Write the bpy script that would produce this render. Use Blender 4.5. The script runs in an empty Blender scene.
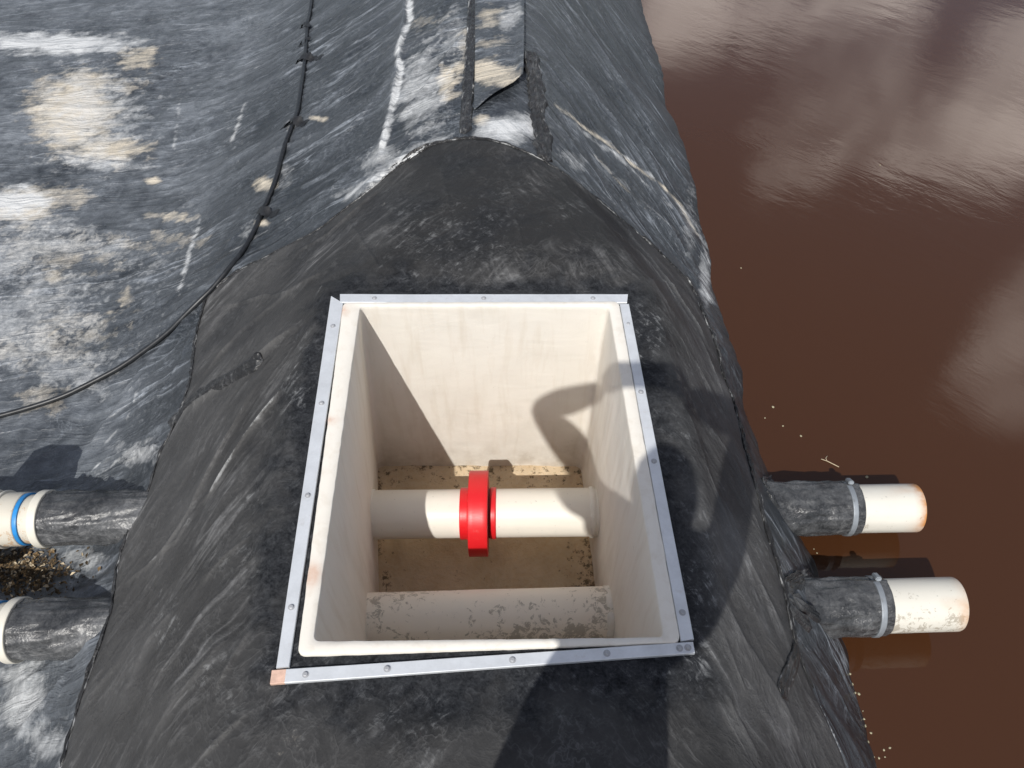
import bpy, bmesh, math, random
import numpy as np
from mathutils import Vector, Matrix

random.seed(7)
C = bpy.context.scene.collection
SC = bpy.context.scene

# ------------------------------------------------------------------ survey
# The place was measured from the photograph: camera 1.7 m above the lid frame (z = 0).
H, PITCH, F = 1.70, math.radians(49.5), 800.0
CP, SP = math.cos(PITCH), math.sin(PITCH)
SUN = np.array([0.185, 0.664, -0.747]); SUN /= np.linalg.norm(SUN)
WATER_Z = -0.80

def ray(px, py):
    u, v = (px - 512) / F, (384 - py) / F
    return np.array([u, CP + v * SP, -SP + v * CP])

def at_z(px, py, z):
    d = ray(px, py); t = (z - H) / d[2]
    return float(d[0] * t), float(d[1] * t)

# ------------------------------------------------------------------ noise
def _tab(seed):
    r = np.random.RandomState(seed)
    a = r.rand(4096) * 2 * np.pi
    return r.permutation(4096), np.cos(a), np.sin(a)
_T = {}
def perlin(x, y, seed=0):
    if seed not in _T: _T[seed] = _tab(seed)
    P, gx, gy = _T[seed]
    xi = np.floor(x).astype(np.int64); yi = np.floor(y).astype(np.int64)
    fx, fy = x - xi, y - yi
    def g(i, j, dx, dy):
        k = P[(P[i & 4095] + j) & 4095]
        return gx[k] * dx + gy[k] * dy
    u = fx * fx * fx * (fx * (fx * 6 - 15) + 10); v = fy * fy * fy * (fy * (fy * 6 - 15) + 10)
    a = g(xi, yi, fx, fy); b = g(xi + 1, yi, fx - 1, fy)
    c = g(xi, yi + 1, fx, fy - 1); d = g(xi + 1, yi + 1, fx - 1, fy - 1)
    return (a + (b - a) * u + ((c + (d - c) * u) - (a + (b - a) * u)) * v) * 1.4
def fbm(x, y, o=4, seed=0, gain=0.5):
    s = 0; a = 1
    for i in range(o):
        s = s + a * perlin(x, y, seed + i); a *= gain; x = x * 2.03 + 5.1; y = y * 2.03 - 3.7
    return s
def ridged(x, y, o=3, seed=0):
    s = 0; a = 1
    for i in range(o):
        s = s + a * (1 - np.abs(perlin(x, y, seed + i)) * 2).clip(0, 1) ** 2; a *= 0.5; x = x * 2.1 + 1.3; y = y * 2.1 + 9.7
    return s
def sstep(a, b, x):
    t = np.clip((x - a) / (b - a), 0, 1); return t * t * (3 - 2 * t)
def smax0(d, k): return 0.5 * (d + np.sqrt(d * d + k * k))

# ------------------------------------------------------------------ land form
_wl = [(632, -30), (640, 0), (652, 50), (668, 110), (686, 160), (697, 210), (707, 255), (716, 300), (731, 345), (741, 372), (743, 410),
       (757, 445), (770, 490), (795, 530), (812, 560), (826, 610), (838, 650), (852, 710), (868, 768)]
_wp = sorted([at_z(a, b, WATER_Z)[::-1] for a, b in _wl])
_wy = np.array([-30, -1.2] + [p[0] for p in _wp] + [40]); _wx = np.array([1.1, 1.05] + [p[1] for p in _wp] + [1.0])

def base(x, y):
    x = np.asarray(x, float); y = np.asarray(y, float)
    f = sstep(1.75, 2.75, y)
    xr = 0.46 + (0.10 - 0.46) * f
    xl = -0.62 + (-0.20 + 0.62) * f
    xt = -1.60 + (-1.75 + 1.60) * f
    xw = np.interp(y, _wy, _wx)
    xw = xw + 0.020 * perlin(y * 3.1, y * 0 + 0.5, 6) + 0.011 * np.abs(perlin(y * 7.3, y * 0 + 2.5, 7)) - 0.004
    r = smax0((x - xr) / (xw - xr), 0.16)
    t = smax0((xl - x) / (xl - xt), 0.16)
    g = 1 - smax0(1 - t, 0.22)
    z = -0.80 * np.minimum(r, 3.2) - 1.02 * g
    z = z - 0.05 * np.clip(xt - x, 0, 4) + 0.012
    z = z + 0.012 * perlin(x * 1.3, y * 1.3, 3) * sstep(0.02, 0.4, -z)
    return z

def hit(px, py, lift=0.0):
    d = ray(px, py); t = 0.6; pz = None
    ts = np.arange(0.6, 14, 0.01)
    X, Y, Z = d[0] * ts, d[1] * ts, H + d[2] * ts
    below = np.nonzero(Z < base(X, Y) + lift)[0]
    t = ts[below[0]] if len(below) else 14
    lo, hi = t - 0.01, t
    for _ in range(18):
        m = (lo + hi) / 2
        if H + d[2] * m < base(d[0] * m, d[1] * m) + lift: hi = m
        else: lo = m
    return float(d[0] * hi), float(d[1] * hi)

def poly_px(pts): return np.array([hit(*p) for p in pts])

def dist_poly(X, Y, P):
    """distance to polyline, and arc parameter 0..1"""
    best = np.full(X.shape, 1e9); par = np.zeros(X.shape); side = np.zeros(X.shape)
    L = np.r_[0, np.cumsum(np.hypot(*(P[1:] - P[:-1]).T))]
    for i in range(len(P) - 1):
        a, b = P[i], P[i + 1]; ab = b - a; l2 = ab @ ab + 1e-12
        t = np.clip(((X - a[0]) * ab[0] + (Y - a[1]) * ab[1]) / l2, 0, 1)
        dx, dy = X - a[0] - t * ab[0], Y - a[1] - t * ab[1]
        d = np.hypot(dx, dy); m = d < best
        best[m] = d[m]; par[m] = (L[i] + t[m] * (L[i + 1] - L[i])) / L[-1]; side[m] = np.sign(ab[0] * dy - ab[1] * dx)[m]
    return best, par, side

def crease(X, Y, pts, w, amp, taper=True, sharp=False):
    P = poly_px(pts)
    # uneven line: wobble the sampling position a little
    Xw = X + 0.25 * w * perlin(X * 9, Y * 9, 41); Yw = Y + 0.25 * w * perlin(X * 9 + 7, Y * 9, 42)
    out = np.zeros(X.shape)
    lo, hi = P.min(0) - 4 * w, P.max(0) + 4 * w
    m = (X > lo[0]) & (X < hi[0]) & (Y > lo[1]) & (Y < hi[1])
    if not m.any(): return out
    d, s, sd_ = dist_poly(Xw[m], Yw[m], P)
    k = np.exp(-d / np.where(sd_ > 0, w * 0.45, w * 1.5)) if sharp else np.exp(-(d / w) ** 1.5)
    if taper: k = k * (np.clip(s * 6, 0, 1) * np.clip((1 - s) * 6, 0, 1)) ** 0.7
    out[m] = amp * k
    return out

def blob(X, Y, px, py, rx, ry, rag=0.5, seed=0, fr=9.0):
    c = np.array(hit(px, py)); ax = np.array(hit(px + rx, py)) - c; ay = np.array(hit(px, py - ry)) - c
    M = np.linalg.inv(np.array([ax, ay]).T)
    U = M[0, 0] * (X - c[0]) + M[0, 1] * (Y - c[1]); V = M[1, 0] * (X - c[0]) + M[1, 1] * (Y - c[1])
    q = np.hypot(U, V)
    m = q < 2.6
    out = np.zeros(X.shape)
    n = fbm(X[m] * fr, Y[m] * fr * 1.8, 4, 60 + seed)
    out[m] = sstep(1.5, 0.15, q[m] + 0.55 * rag * n)
    return out

# ------------------------------------------------------------------ helpers
def link(name, me, parent=None):
    o = bpy.data.objects.new(name, me); C.objects.link(o)
    if parent: o.parent = parent
    return o
def tag(o, label=None, cat=None, group=None, kind=None):
    if label: o['label'] = label
    if cat: o['category'] = cat
    if group: o['group'] = group
    if kind: o['kind'] = kind
    return o
def empty(name, loc, label, cat, group=None):
    o = bpy.data.objects.new(name, None); C.objects.link(o); o.location = loc
    o.empty_display_size = 0.1
    return tag(o, label, cat, group)
def mesh(name, V, Fc, mat, parent=None, smooth=True, attrs=None, world=True):
    """V in world coordinates; when parented, moved into the parent's space"""
    V = np.asarray(V, np.float32)
    if parent is not None:
        pl = parent.matrix_basis.translation; q = parent
        off = np.array(q.location)
        while q.parent: q = q.parent; off = off + np.array(q.location)
        V = V - off.astype(np.float32)
    me = bpy.data.meshes.new(name)
    if isinstance(Fc, np.ndarray) and Fc.ndim == 2:
        n, k = Fc.shape
        me.vertices.add(len(V)); me.vertices.foreach_set('co', V.ravel())
        me.loops.add(n * k); me.loops.foreach_set('vertex_index', Fc.astype(np.int32).ravel())
        me.polygons.add(n); me.polygons.foreach_set('loop_start', np.arange(0, n * k, k, dtype=np.int32))
        me.update(calc_edges=True); me.validate()
    else:
        me.from_pydata(V.tolist(), [], [list(map(int, f)) for f in Fc])
    me.polygons.foreach_set('use_smooth', np.full(len(me.polygons), smooth))
    for k, a in (attrs or {}).items():
        at = me.attributes.new(k, 'FLOAT', 'POINT'); at.data.foreach_set('value', np.asarray(a, np.float32).ravel())
    if isinstance(mat, (list, tuple)):
        for m in mat: me.materials.append(m)
    else: me.materials.append(mat)
    me.update()
    return link(name, me, parent)
def grid_faces(n, m, wrap=False):
    i = np.arange(n - 1)[:, None]; mm = m if wrap else m - 1
    j = np.arange(mm)[None, :]; j2 = (j + 1) % m
    return np.stack([i * m + j, i * m + j2, (i + 1) * m + j2, (i + 1) * m + j], -1).reshape(-1, 4)

def lathe(name, prof, y_of, z0, mat, parent=None, segs=72, wob=None, attrs=None):
    """prof = [(x, r)...] turned about a pipe axis running along x; y_of(x) gives the axis"""
    prof = np.array(prof, float); a = np.linspace(0, 2 * np.pi, segs, endpoint=False)
    X = np.repeat(prof[:, 0][:, None], segs, 1); R = np.repeat(prof[:, 1][:, None], segs, 1)
    A = np.repeat(a[None], len(prof), 0)
    if wob is not None: R = R + wob(X, A, R)
    V = np.stack([X, y_of(X) + R * np.cos(A), z0 + R * np.sin(A)], -1).reshape(-1, 3)
    return mesh(name, V, grid_faces(len(prof), segs, True), mat, parent)

def tube(name, P, r, mat, parent=None, segs=10, caps=True):
    P = np.asarray(P, float); n = len(P)
    T = np.gradient(P, axis=0); T /= np.linalg.norm(T, axis=1)[:, None] + 1e-9
    up = np.array([0, 0, 1.0]); V = []
    r = np.broadcast_to(np.asarray(r, float), (n,))
    for i in range(n):
        s = np.cross(T[i], up); s /= np.linalg.norm(s) + 1e-9; u = np.cross(s, T[i])
        for k in range(segs):
            a = 2 * math.pi * k / segs
            V.append(P[i] + r[i] * (math.cos(a) * s + math.sin(a) * u))
    Fc = grid_faces(n, segs, True).tolist()
    if caps: Fc += [list(range(segs))[::-1], list(range((n - 1) * segs, n * segs))]
    return mesh(name, V, Fc, mat, parent)

def box(name, c, s, mat, parent=None, bev=0.002, rot=None):
    bm = bmesh.new(); bmesh.ops.create_cube(bm, size=1)
    bmesh.ops.scale(bm, vec=s, verts=bm.verts)
    bmesh.ops.bevel(bm, geom=bm.edges[:], offset=bev, segments=2, affect='EDGES')
    if rot is not None: bmesh.ops.transform(bm, matrix=rot.to_4x4(), verts=bm.verts)
    V = [np.array(v.co) + np.array(c) for v in bm.verts]; bm.verts.index_update()
    Fc = [[v.index for v in f.verts] for f in bm.faces]; bm.free()
    return mesh(name, V, Fc, mat, parent, smooth=False)

def resample(P, step):
    P = np.asarray(P, float)
    # Catmull-Rom through the points
    Q = []
    E = np.vstack([2 * P[0] - P[1], P, 2 * P[-1] - P[-2]])
    for i in range(1, len(E) - 2):
        n = max(2, int(np.linalg.norm(E[i + 1] - E[i]) / step))
        for t in np.arange(n) / n:
            p0, p1, p2, p3 = E[i - 1], E[i], E[i + 1], E[i + 2]
            Q.append(0.5 * (2 * p1 + (p2 - p0) * t + (2 * p0 - 5 * p1 + 4 * p2 - p3) * t * t + (3 * p1 - p0 - 3 * p2 + p3) * t ** 3))
    Q.append(P[-1]); return np.array(Q)

# ------------------------------------------------------------------ materials
class NT:
    def __init__(s, name):
        s.m = bpy.data.materials.new(name); s.m.use_nodes = True; s.t = s.m.node_tree
        s.b = s.t.nodes['Principled BSDF']; s.out = s.t.nodes['Material Output']
        s._co = None
    def n(s, typ, **kw):
        x = s.t.nodes.new(typ)
        for k, v in kw.items(): setattr(x, k, v)
        return x
    def l(s, a, b): s.t.links.new(a, b)
    @property
    def co(s):
        if s._co is None: s._co = s.n('ShaderNodeTexCoord').outputs['Object']
        return s._co
    def mapping(s, scale=(1, 1, 1), rot=(0, 0, 0), src=None):
        m = s.n('ShaderNodeMapping'); m.inputs['Scale'].default_value = scale; m.inputs['Rotation'].default_value = rot
        s.l(src or s.co, m.inputs['Vector']); return m.outputs[0]
    def noise(s, scale, detail=5, rough=0.6, dist=0.0, vec=None):
        x = s.n('ShaderNodeTexNoise'); x.inputs['Scale'].default_value = scale; x.inputs['Detail'].default_value = detail
        x.inputs['Roughness'].default_value = rough; x.inputs['Distortion'].default_value = dist
        s.l(vec or s.co, x.inputs['Vector']); return x.outputs['Fac']
    def ramp(s, fac, pts):
        r = s.n('ShaderNodeValToRGB'); e = r.color_ramp.elements
        while len(e) < len(pts): e.new(0.5)
        for el, (p, c) in zip(e, pts):
            el.position = p; el.color = (c, c, c, 1) if not isinstance(c, tuple) else (*c, 1)
        s.l(fac, r.inputs['Fac']); return r.outputs['Color']
    def mix(s, fac, a, b, mode='MIX'):
        x = s.n('ShaderNodeMix', data_type='RGBA', blend_type=mode)
        for sock, v in ((x.inputs[0], fac), (x.inputs[6], a), (x.inputs[7], b)):
            if hasattr(v, 'is_linked'): s.l(v, sock)
            elif isinstance(v, tuple): sock.default_value = (*v, 1)
            else: sock.default_value = v
        return x.outputs[2]
    def math(s, op, a, b=0.0, clamp=False):
        x = s.n('ShaderNodeMath', operation=op, use_clamp=clamp)
        for sock, v in ((x.inputs[0], a), (x.inputs[1], b)):
            if hasattr(v, 'is_linked'): s.l(v, sock)
            else: sock.default_value = v
        return x.outputs[0]
    def attr(s, name):
        return s.n('ShaderNodeAttribute', attribute_name=name).outputs['Fac']
    def bump(s, h, strength=0.3, dist=0.01, prev=None):
        x = s.n('ShaderNodeBump'); x.inputs['Strength'].default_value = strength; x.inputs['Distance'].default_value = dist
        s.l(h, x.inputs['Height'])
        if prev is not None: s.l(prev, x.inputs['Normal'])
        return x.outputs[0]
    def set(s, **kw):
        for k, v in kw.items():
            sock = s.b.inputs[k.replace('_', ' ')]
            if hasattr(v, 'is_linked'): s.l(v, sock)
            elif isinstance(v, tuple): sock.default_value = (*v, 1)
            else: sock.default_value = v
        return s.m

def plain(name, col, rough=0.6, metal=0.0, var=0.15, scale=30):
    t = NT(name); n = t.noise(scale)
    c = t.mix(t.ramp(n, [(0.3, 0.0), (0.7, 1.0)]), tuple(x * (1 - var) for x in col), tuple(min(1, x * (1 + var)) for x in col))
    return t.set(Base_Color=c, Roughness=rough, Metallic=metal, Normal=t.bump(n, 0.15, 0.004))

def liner_material(name, black, grey, thL, thR, attrs=True, rough=(0.32, 0.62), dens=1.0, wr=1.0, con=1.0, shift=0.0, ckb=1.0, smear_sc=(3.0, 9, 3.0), scr_sc=(9, 62, 9), spec=0.5, blk=((0.0065, 0.0075, 0.0095), (0.058, 0.0615, 0.068))):
    """black plastic sheet: dust smeared along the pull of the sheet, thin chalky lines on its creases, broken scuffs.
    thL, thR = the direction of pull on the left and right slopes (side attribute blends them)"""
    t = NT(name)
    if attrs: dust, chalk, scuff, tan, tar, side = (t.attr(k) for k in ('dust', 'chalk', 'scuff', 'tan', 'tar', 'side'))
    wn = t.n('ShaderNodeTexNoise'); wn.inputs['Scale'].default_value = 1.7; wn.inputs['Detail'].default_value = 3; t.l(t.co, wn.inputs['Vector'])
    sub = t.n('ShaderNodeVectorMath', operation='MULTIPLY_ADD'); t.l(wn.outputs['Color'], sub.inputs[0]); sub.inputs[1].default_value = (0.22, 0.22, 0); t.l(t.co, sub.inputs[2])
    warped = sub.outputs[0]
    def along(th):
        r = t.n('ShaderNodeVectorRotate', rotation_type='Z_AXIS'); r.inputs['Angle'].default_value = -th; t.l(warped, r.inputs['Vector'])
        v = r.outputs[0]
        smear = t.noise(1.0, 8, 0.66, 0.3, t.mapping(smear_sc, src=v))
        n = t.noise(1.0, 3, 0.55, 0.2, t.mapping((0.9, 6.5, 0.9), src=v))
        line = t.math('ABSOLUTE', t.math('SUBTRACT', n, 0.5))
        n2 = t.noise(1.0, 4, 0.6, 0.3, t.mapping((3.0, 20, 3.0), src=v))
        line2 = t.math('ABSOLUTE', t.math('SUBTRACT', n2, 0.5))
        scr = t.noise(1.0, 6, 0.75, 0.6, t.mapping(scr_sc, src=v))
        return smear, line, line2, scr
    A = along(thL)
    if attrs:
        B = along(thR); sm = []
        for p, q in zip(A, B):
            x = t.n('ShaderNodeMix', data_type='FLOAT'); t.l(side, x.inputs[0]); t.l(p, x.inputs[2]); t.l(q, x.inputs[3]); sm.append(x.outputs[0])
        smear, line, line2, scr = sm
    else: smear, line, line2, scr = A
    fine = t.noise(150, 5, 0.72); grain = t.noise(38, 7, 0.72, 0.6); cloud = t.noise(2.6, 7, 0.64, 0.4)
    def crk(scale, seed):
        m = t.n('ShaderNodeMapping'); m.inputs['Location'].default_value = (seed, seed * 2.3, 0); t.l(warped, m.inputs['Vector'])
        return t.math('ABSOLUTE', t.math('SUBTRACT', t.noise(scale, 4, 0.62, 0.4, m.outputs[0]), 0.5))
    ck1, ck2 = crk(7.0, 1.7), crk(19.0, 4.1)
    d = t.math('ADD', t.math('MULTIPLY', smear, 0.30), t.math('MULTIPLY', cloud, 0.40))
    d = t.math('ADD', d, t.math('ADD', t.math('MULTIPLY', grain, 0.28), t.math('MULTIPLY', fine, 0.14)))     # mean .56
    d = t.math('ADD', t.math('MULTIPLY', t.math('SUBTRACT', d, 0.56), con), 0.50 + shift)
    if attrs: d = t.math('ADD', d, t.math('SUBTRACT', dust, 0.5))
    f = t.ramp(d, [(0.28, 0.06), (0.50, 0.27), (0.66, 0.45), (0.95, 0.9)])
    col = t.mix(f, black, grey)
    # chalk along the crease lines, only here and there
    g1 = t.ramp(t.noise(1.9, 3, 0.6), [(0.46, 0.0), (0.66, 1.0)])
    l1 = t.math('MULTIPLY', t.ramp(line, [(0.0, 1.0), (0.010, 0.5), (0.035, 0.0)]), t.math('MULTIPLY', g1, 0.60 * dens))
    g2 = t.ramp(t.noise(3.1, 4, 0.6), [(0.5, 0.0), (0.66, 1.0)])
    l2 = t.math('MULTIPLY', t.ramp(line2, [(0.0, 1.0), (0.012, 0.4), (0.03, 0.0)]), t.math('MULTIPLY', g2, 0.30 * dens))
    lt = tuple(min(0.7, g * 2.6) for g in grey)
    col = t.mix(t.math('MULTIPLY', t.math('MAXIMUM', l1, l2), t.ramp(grain, [(0.35, 0.3), (0.6, 1.0)])), col, lt)
    g3 = t.ramp(t.noise(2.3, 4, 0.62), [(0.40, 0.0), (0.66, 1.0)])
    l3 = t.math('MAXIMUM', t.ramp(ck1, [(0.0, 1.0), (0.008, 0.3), (0.022, 0.0)]), t.math('MULTIPLY', t.ramp(ck2, [(0.0, 1.0), (0.015, 0.3), (0.04, 0.0)]), 0.6))
    col = t.mix(t.math('MULTIPLY', l3, t.math('MULTIPLY', g3, 0.20 * dens)), col, lt)
    sc0 = t.ramp(scr, [(0.55, 0.0), (0.66, 1.0)])
    sel = t.ramp(t.noise(4.5, 4, 0.65), [(0.58, 0.0), (0.72, 1.0)])
    col = t.mix(t.math('MULTIPLY', sc0, t.math('MULTIPLY', sel, 0.30 * dens)), col, lt)
    if attrs:
        brk = t.math('ADD', t.math('ADD', t.math('MULTIPLY', grain, 0.40), t.math('MULTIPLY', smear, 0.15)), t.math('MULTIPLY', t.noise(9, 8, 0.72, 0.5), 0.45))
        def cover(a, k, lo, hi):
            return t.ramp(t.math('ADD', t.math('MULTIPLY', a, 1.0), t.math('MULTIPLY', t.math('SUBTRACT', brk, 0.5), k)), [(lo, 0.0), (hi, 1.0)])
        bl = t.mix(tar, col, t.mix(t.ramp(t.math('ADD', t.math('MULTIPLY', grain, 0.6), t.math('MULTIPLY', fine, 0.4)), [(0.40, 0.0), (0.72, 1.0)]), *blk))
        col = bl
        col = t.mix(t.math('MULTIPLY', cover(tan, 1.8, 0.22, 0.80), 0.95), col, t.mix(cloud, (0.46, 0.40, 0.30), (0.66, 0.61, 0.52)))
        col = t.mix(t.math('MULTIPLY', cover(chalk, 1.6, 0.20, 0.80), 0.92), col, (0.60, 0.615, 0.62))
        sp = t.ramp(t.math('ADD', t.math('MULTIPLY', grain, 0.5), t.math('MULTIPLY', scr, 0.5)), [(0.53, 0.0), (0.66, 1.0)])
        col = t.mix(t.math('MULTIPLY', t.math('MULTIPLY', scuff, sp), 0.5, True), col, (0.55, 0.565, 0.57))
    rgh = t.math('ADD', t.math('MULTIPLY', f, rough[1] - rough[0]), rough[0], True)
    w1 = t.ramp(line, [(0.0, 1.0), (0.03, 0.55), (0.12, 0.0)]); w2 = t.ramp(line2, [(0.0, 1.0), (0.05, 0.4), (0.14, 0.0)])
    nb = t.bump(t.math('ADD', w1, t.math('MULTIPLY', w2, 0.35)), 0.55 * wr, 0.007)
    nb = t.bump(t.math('ADD', smear, t.math('MULTIPLY', grain, 0.7)), 0.16, 0.008, nb)
    k1 = t.ramp(ck1, [(0.0, 1.0), (0.03, 0.5), (0.12, 0.0)]); k2 = t.ramp(ck2, [(0.0, 1.0), (0.05, 0.4), (0.14, 0.0)])
    nb = t.bump(t.math('ADD', k1, t.math('MULTIPLY', k2, 0.45)), 0.5 * ckb, 0.005, nb)
    nb = t.bump(fine, 0.4, 0.002, nb)
    return t.set(Base_Color=col, Roughness=rgh, Normal=nb, Specular_IOR_Level=spec)

def heading(p, q):
    a, b = hit(*p), hit(*q); return math.atan2(b[1] - a[1], b[0] - a[0])
M = {}
M['old_liner'] = liner_material('old_liner', (0.011, 0.014, 0.018), (0.195, 0.214, 0.238), heading((165, 205), (360, 100)), heading((560, 60), (700, 250)), con=1.0, spec=0.48, wr=1.5, rough=(0.26, 0.52), ckb=0.6)
M['new_liner'] = liner_material('new_liner', (0.020, 0.020, 0.0205), (0.180, 0.180, 0.180), heading((328, 340), (198, 512)), heading((600, 225), (728, 420)), dens=0.6, wr=0.45, spec=0.06, con=0.65, ckb=0.65, smear_sc=(4, 8, 4))
M['sleeve'] = liner_material('sleeve', (0.006, 0.007, 0.009), (0.36, 0.37, 0.38), 0.0, 0.0, attrs=False, dens=0.7, rough=(0.22, 0.45), smear_sc=(5, 7, 7), scr_sc=(30, 40, 40), wr=0.3, con=1.7, shift=-0.12, spec=0.4, ckb=0.5)  # bright grey mottling: pale smears plus wet-looking highlights put into the colour
M['weld'] = liner_material('weld', (0.006, 0.006, 0.007), (0.085, 0.086, 0.088), 1.5, 1.5, rough=(0.25, 0.5), dens=1.2, spec=0.35)
M['strap'] = plain('strap_black', (0.014, 0.015, 0.017), 0.5, var=0.5, scale=60)

def concrete():
    t = NT('cream_render')
    big = t.noise(3, 5, 0.6); med = t.noise(14, 6, 0.65); fine = t.noise(160, 3, 0.6)
    drip = t.noise(5, 6, 0.6, 0.3, t.mapping((6, 6, 0.7)))
    c = t.mix(big, (0.75, 0.72, 0.66), (0.71, 0.675, 0.605))
    c = t.mix(t.ramp(drip, [(0.5, 0.0), (0.75, 0.35)]), c, (0.54, 0.47, 0.37))
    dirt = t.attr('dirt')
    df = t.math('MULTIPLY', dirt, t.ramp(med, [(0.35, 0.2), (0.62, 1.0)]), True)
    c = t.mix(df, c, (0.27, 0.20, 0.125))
    sp = t.ramp(t.noise(46, 5, 0.72, 0.8, t.mapping((1, 1, 0.6))), [(0.665, 0.0), (0.71, 1.0)])
    c = t.mix(t.math('MULTIPLY', sp, t.math('ADD', 0.22, t.math('MULTIPLY', dirt, 0.6)), True), c, (0.17, 0.14, 0.11))
    rust = t.attr('rust')
    c = t.mix(t.math('MULTIPLY', rust, t.ramp(med, [(0.35, 0.2), (0.65, 1.0)])), c, (0.50, 0.24, 0.13))
    h = t.math('ADD', t.math('MULTIPLY', med, 0.7), t.math('MULTIPLY', fine, 0.2))
    tr = t.noise(4, 5, 0.6, 1.0, t.mapping((1.5, 1.5, 3.5)))
    return t.set(Base_Color=c, Roughness=0.8, Normal=t.bump(h, 0.2, 0.004, t.bump(tr, 0.10, 0.02)), Specular_IOR_Level=0.25)
M['concrete'] = concrete()

def sump_floor():
    t = NT('dirty_floor')
    a = t.noise(7, 7, 0.7); b = t.noise(60, 4, 0.7); e = t.attr('dirt')
    c = t.mix(t.ramp(a, [(0.3, 0.0), (0.7, 1.0)]), (0.42, 0.31, 0.19), (0.58, 0.46, 0.31))
    c = t.mix(t.ramp(b, [(0.4, 0.0), (0.75, 0.5)]), c, (0.52, 0.45, 0.34))
    crumb = t.math('ADD', t.noise(34, 5, 0.75), t.math('MULTIPLY', e, 0.12))
    c = t.mix(t.ramp(crumb, [(0.64, 0.0), (0.72, 0.85)]), c, (0.075, 0.055, 0.03))
    return t.set(Base_Color=c, Roughness=0.9, Normal=t.bump(t.math('ADD', a, b), 0.5, 0.01), Specular_IOR_Level=0.2)
M['floor'] = sump_floor()

def pvc(name, col, patch, amount, rust=None, rough=0.4):
    """white plastic pipe; patch = colour of scuffed patches, amount 0..1; rust = x position of a stained end"""
    t = NT(name)
    a = t.noise(9, 5, 0.62); b = t.noise(36, 8, 0.75, 0.6); cl = t.noise(3.2, 3, 0.55)
    c = t.mix(a, col, tuple(x * 0.90 for x in col))
    m = t.math('ADD', t.math('MULTIPLY', b, 0.75), t.math('MULTIPLY', cl, 0.5))
    th = 0.86 - 0.34 * amount
    c = t.mix(t.ramp(m, [(th, 0.0), (th + 0.025, 1.0)]), c, patch)
    c = t.mix(t.ramp(t.noise(70, 3, 0.6), [(0.68, 0.0), (0.74, 0.6)]), c, tuple(x * 0.45 for x in col))
    if rust is not None:
        e = t.attr('rust')
        f = t.math('MULTIPLY', e, t.ramp(t.noise(30, 4, 0.6), [(0.3, 0.35), (0.6, 1.0)]), True)
        c = t.mix(f, c, rust)
    return t.set(Base_Color=c, Roughness=rough, Normal=t.bump(b, 0.12, 0.003), Specular_IOR_Level=0.4)
M['pipe_clean'] = pvc('pipe_clean', (0.75, 0.71, 0.63), (0.40, 0.37, 0.32), 0.10)
M['pipe_scuffed'] = pvc('pipe_scuffed', (0.84, 0.775, 0.675), (0.44, 0.405, 0.345), 0.62, rough=0.6)
M['pipe_out'] = pvc('pipe_out', (0.70, 0.68, 0.61), (0.44, 0.41, 0.34), 0.34, rust=(0.50, 0.23, 0.08))
M['pipe_out_stained'] = pvc('pipe_out_stained', (0.68, 0.66, 0.59), (0.40, 0.37, 0.31), 0.52, rust=(0.50, 0.27, 0.12))
M['pipe_left'] = pvc('pipe_left', (0.62, 0.585, 0.50), (0.50, 0.37, 0.25), 0.55, rough=0.55)
M['white_ring'] = pvc('white_ring', (0.72, 0.69, 0.60), (0.45, 0.41, 0.33), 0.15)
M['blue'] = plain('blue_plastic', (0.02, 0.22, 0.55), 0.4, var=0.2)

def red_paint():
    t = NT('red_plastic')
    a = t.noise(8, 4, 0.5); st = t.noise(40, 3, 0.6, 0, t.mapping((1, 14, 1)))
    c = t.mix(a, (0.66, 0.012, 0.018), (0.58, 0.010, 0.014))
    c = t.mix(t.ramp(t.noise(55, 4, 0.7), [(0.62, 0.0), (0.75, 0.25)]), c, (0.75, 0.25, 0.22))
    return t.set(Base_Color=c, Roughness=t.math('ADD', t.math('MULTIPLY', st, 0.25), 0.27), Normal=t.bump(st, 0.1, 0.002))
M['red'] = red_paint()

M['dark_red'] = plain('dark_red_rubber', (0.16, 0.008, 0.010), 0.6)
def metal(name, col, rough, spot):
    t = NT(name)
    a = t.noise(18, 6, 0.65); br = t.noise(60, 4, 0.6)
    c = t.mix(t.ramp(a, [(0.35, 0.0), (0.7, 1.0)]), col, tuple(x * 0.82 for x in col))
    c = t.mix(t.ramp(t.noise(40, 5, 0.7), [(0.60, 0.0), (0.70, 0.6)]), c, spot)
    return t.set(Base_Color=c, Metallic=0.4, Roughness=t.math('ADD', t.math('MULTIPLY', a, 0.25), rough), Normal=t.bump(br, 0.12, 0.002))
M['alu'] = metal('aluminium_flat', (0.74, 0.77, 0.80), 0.42, (0.60, 0.60, 0.60))
M['steel'] = metal('steel_band', (0.30, 0.33, 0.36), 0.45, (0.12, 0.11, 0.10))
M['bolt'] = metal('bolt_head', (0.46, 0.47, 0.49), 0.45, (0.22, 0.17, 0.13))
M['peach'] = plain('peach_primer', (0.62, 0.42, 0.33), 0.6, var=0.2, scale=60)
M['hose'] = plain('hose_black', (0.016, 0.018, 0.021), 0.42, var=0.4, scale=40)
M['soil'] = plain('soil', (0.055, 0.038, 0.02), 0.95, var=0.5, scale=40)
M['litter'] = plain('litter', (0.16, 0.105, 0.05), 0.9, var=0.6, scale=60)
M['pale_litter'] = plain('pale_litter', (0.48, 0.40, 0.28), 0.9, var=0.3, scale=60)
M['foam'] = plain('foam', (0.36, 0.33, 0.22), 0.8, var=0.25, scale=200)

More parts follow.
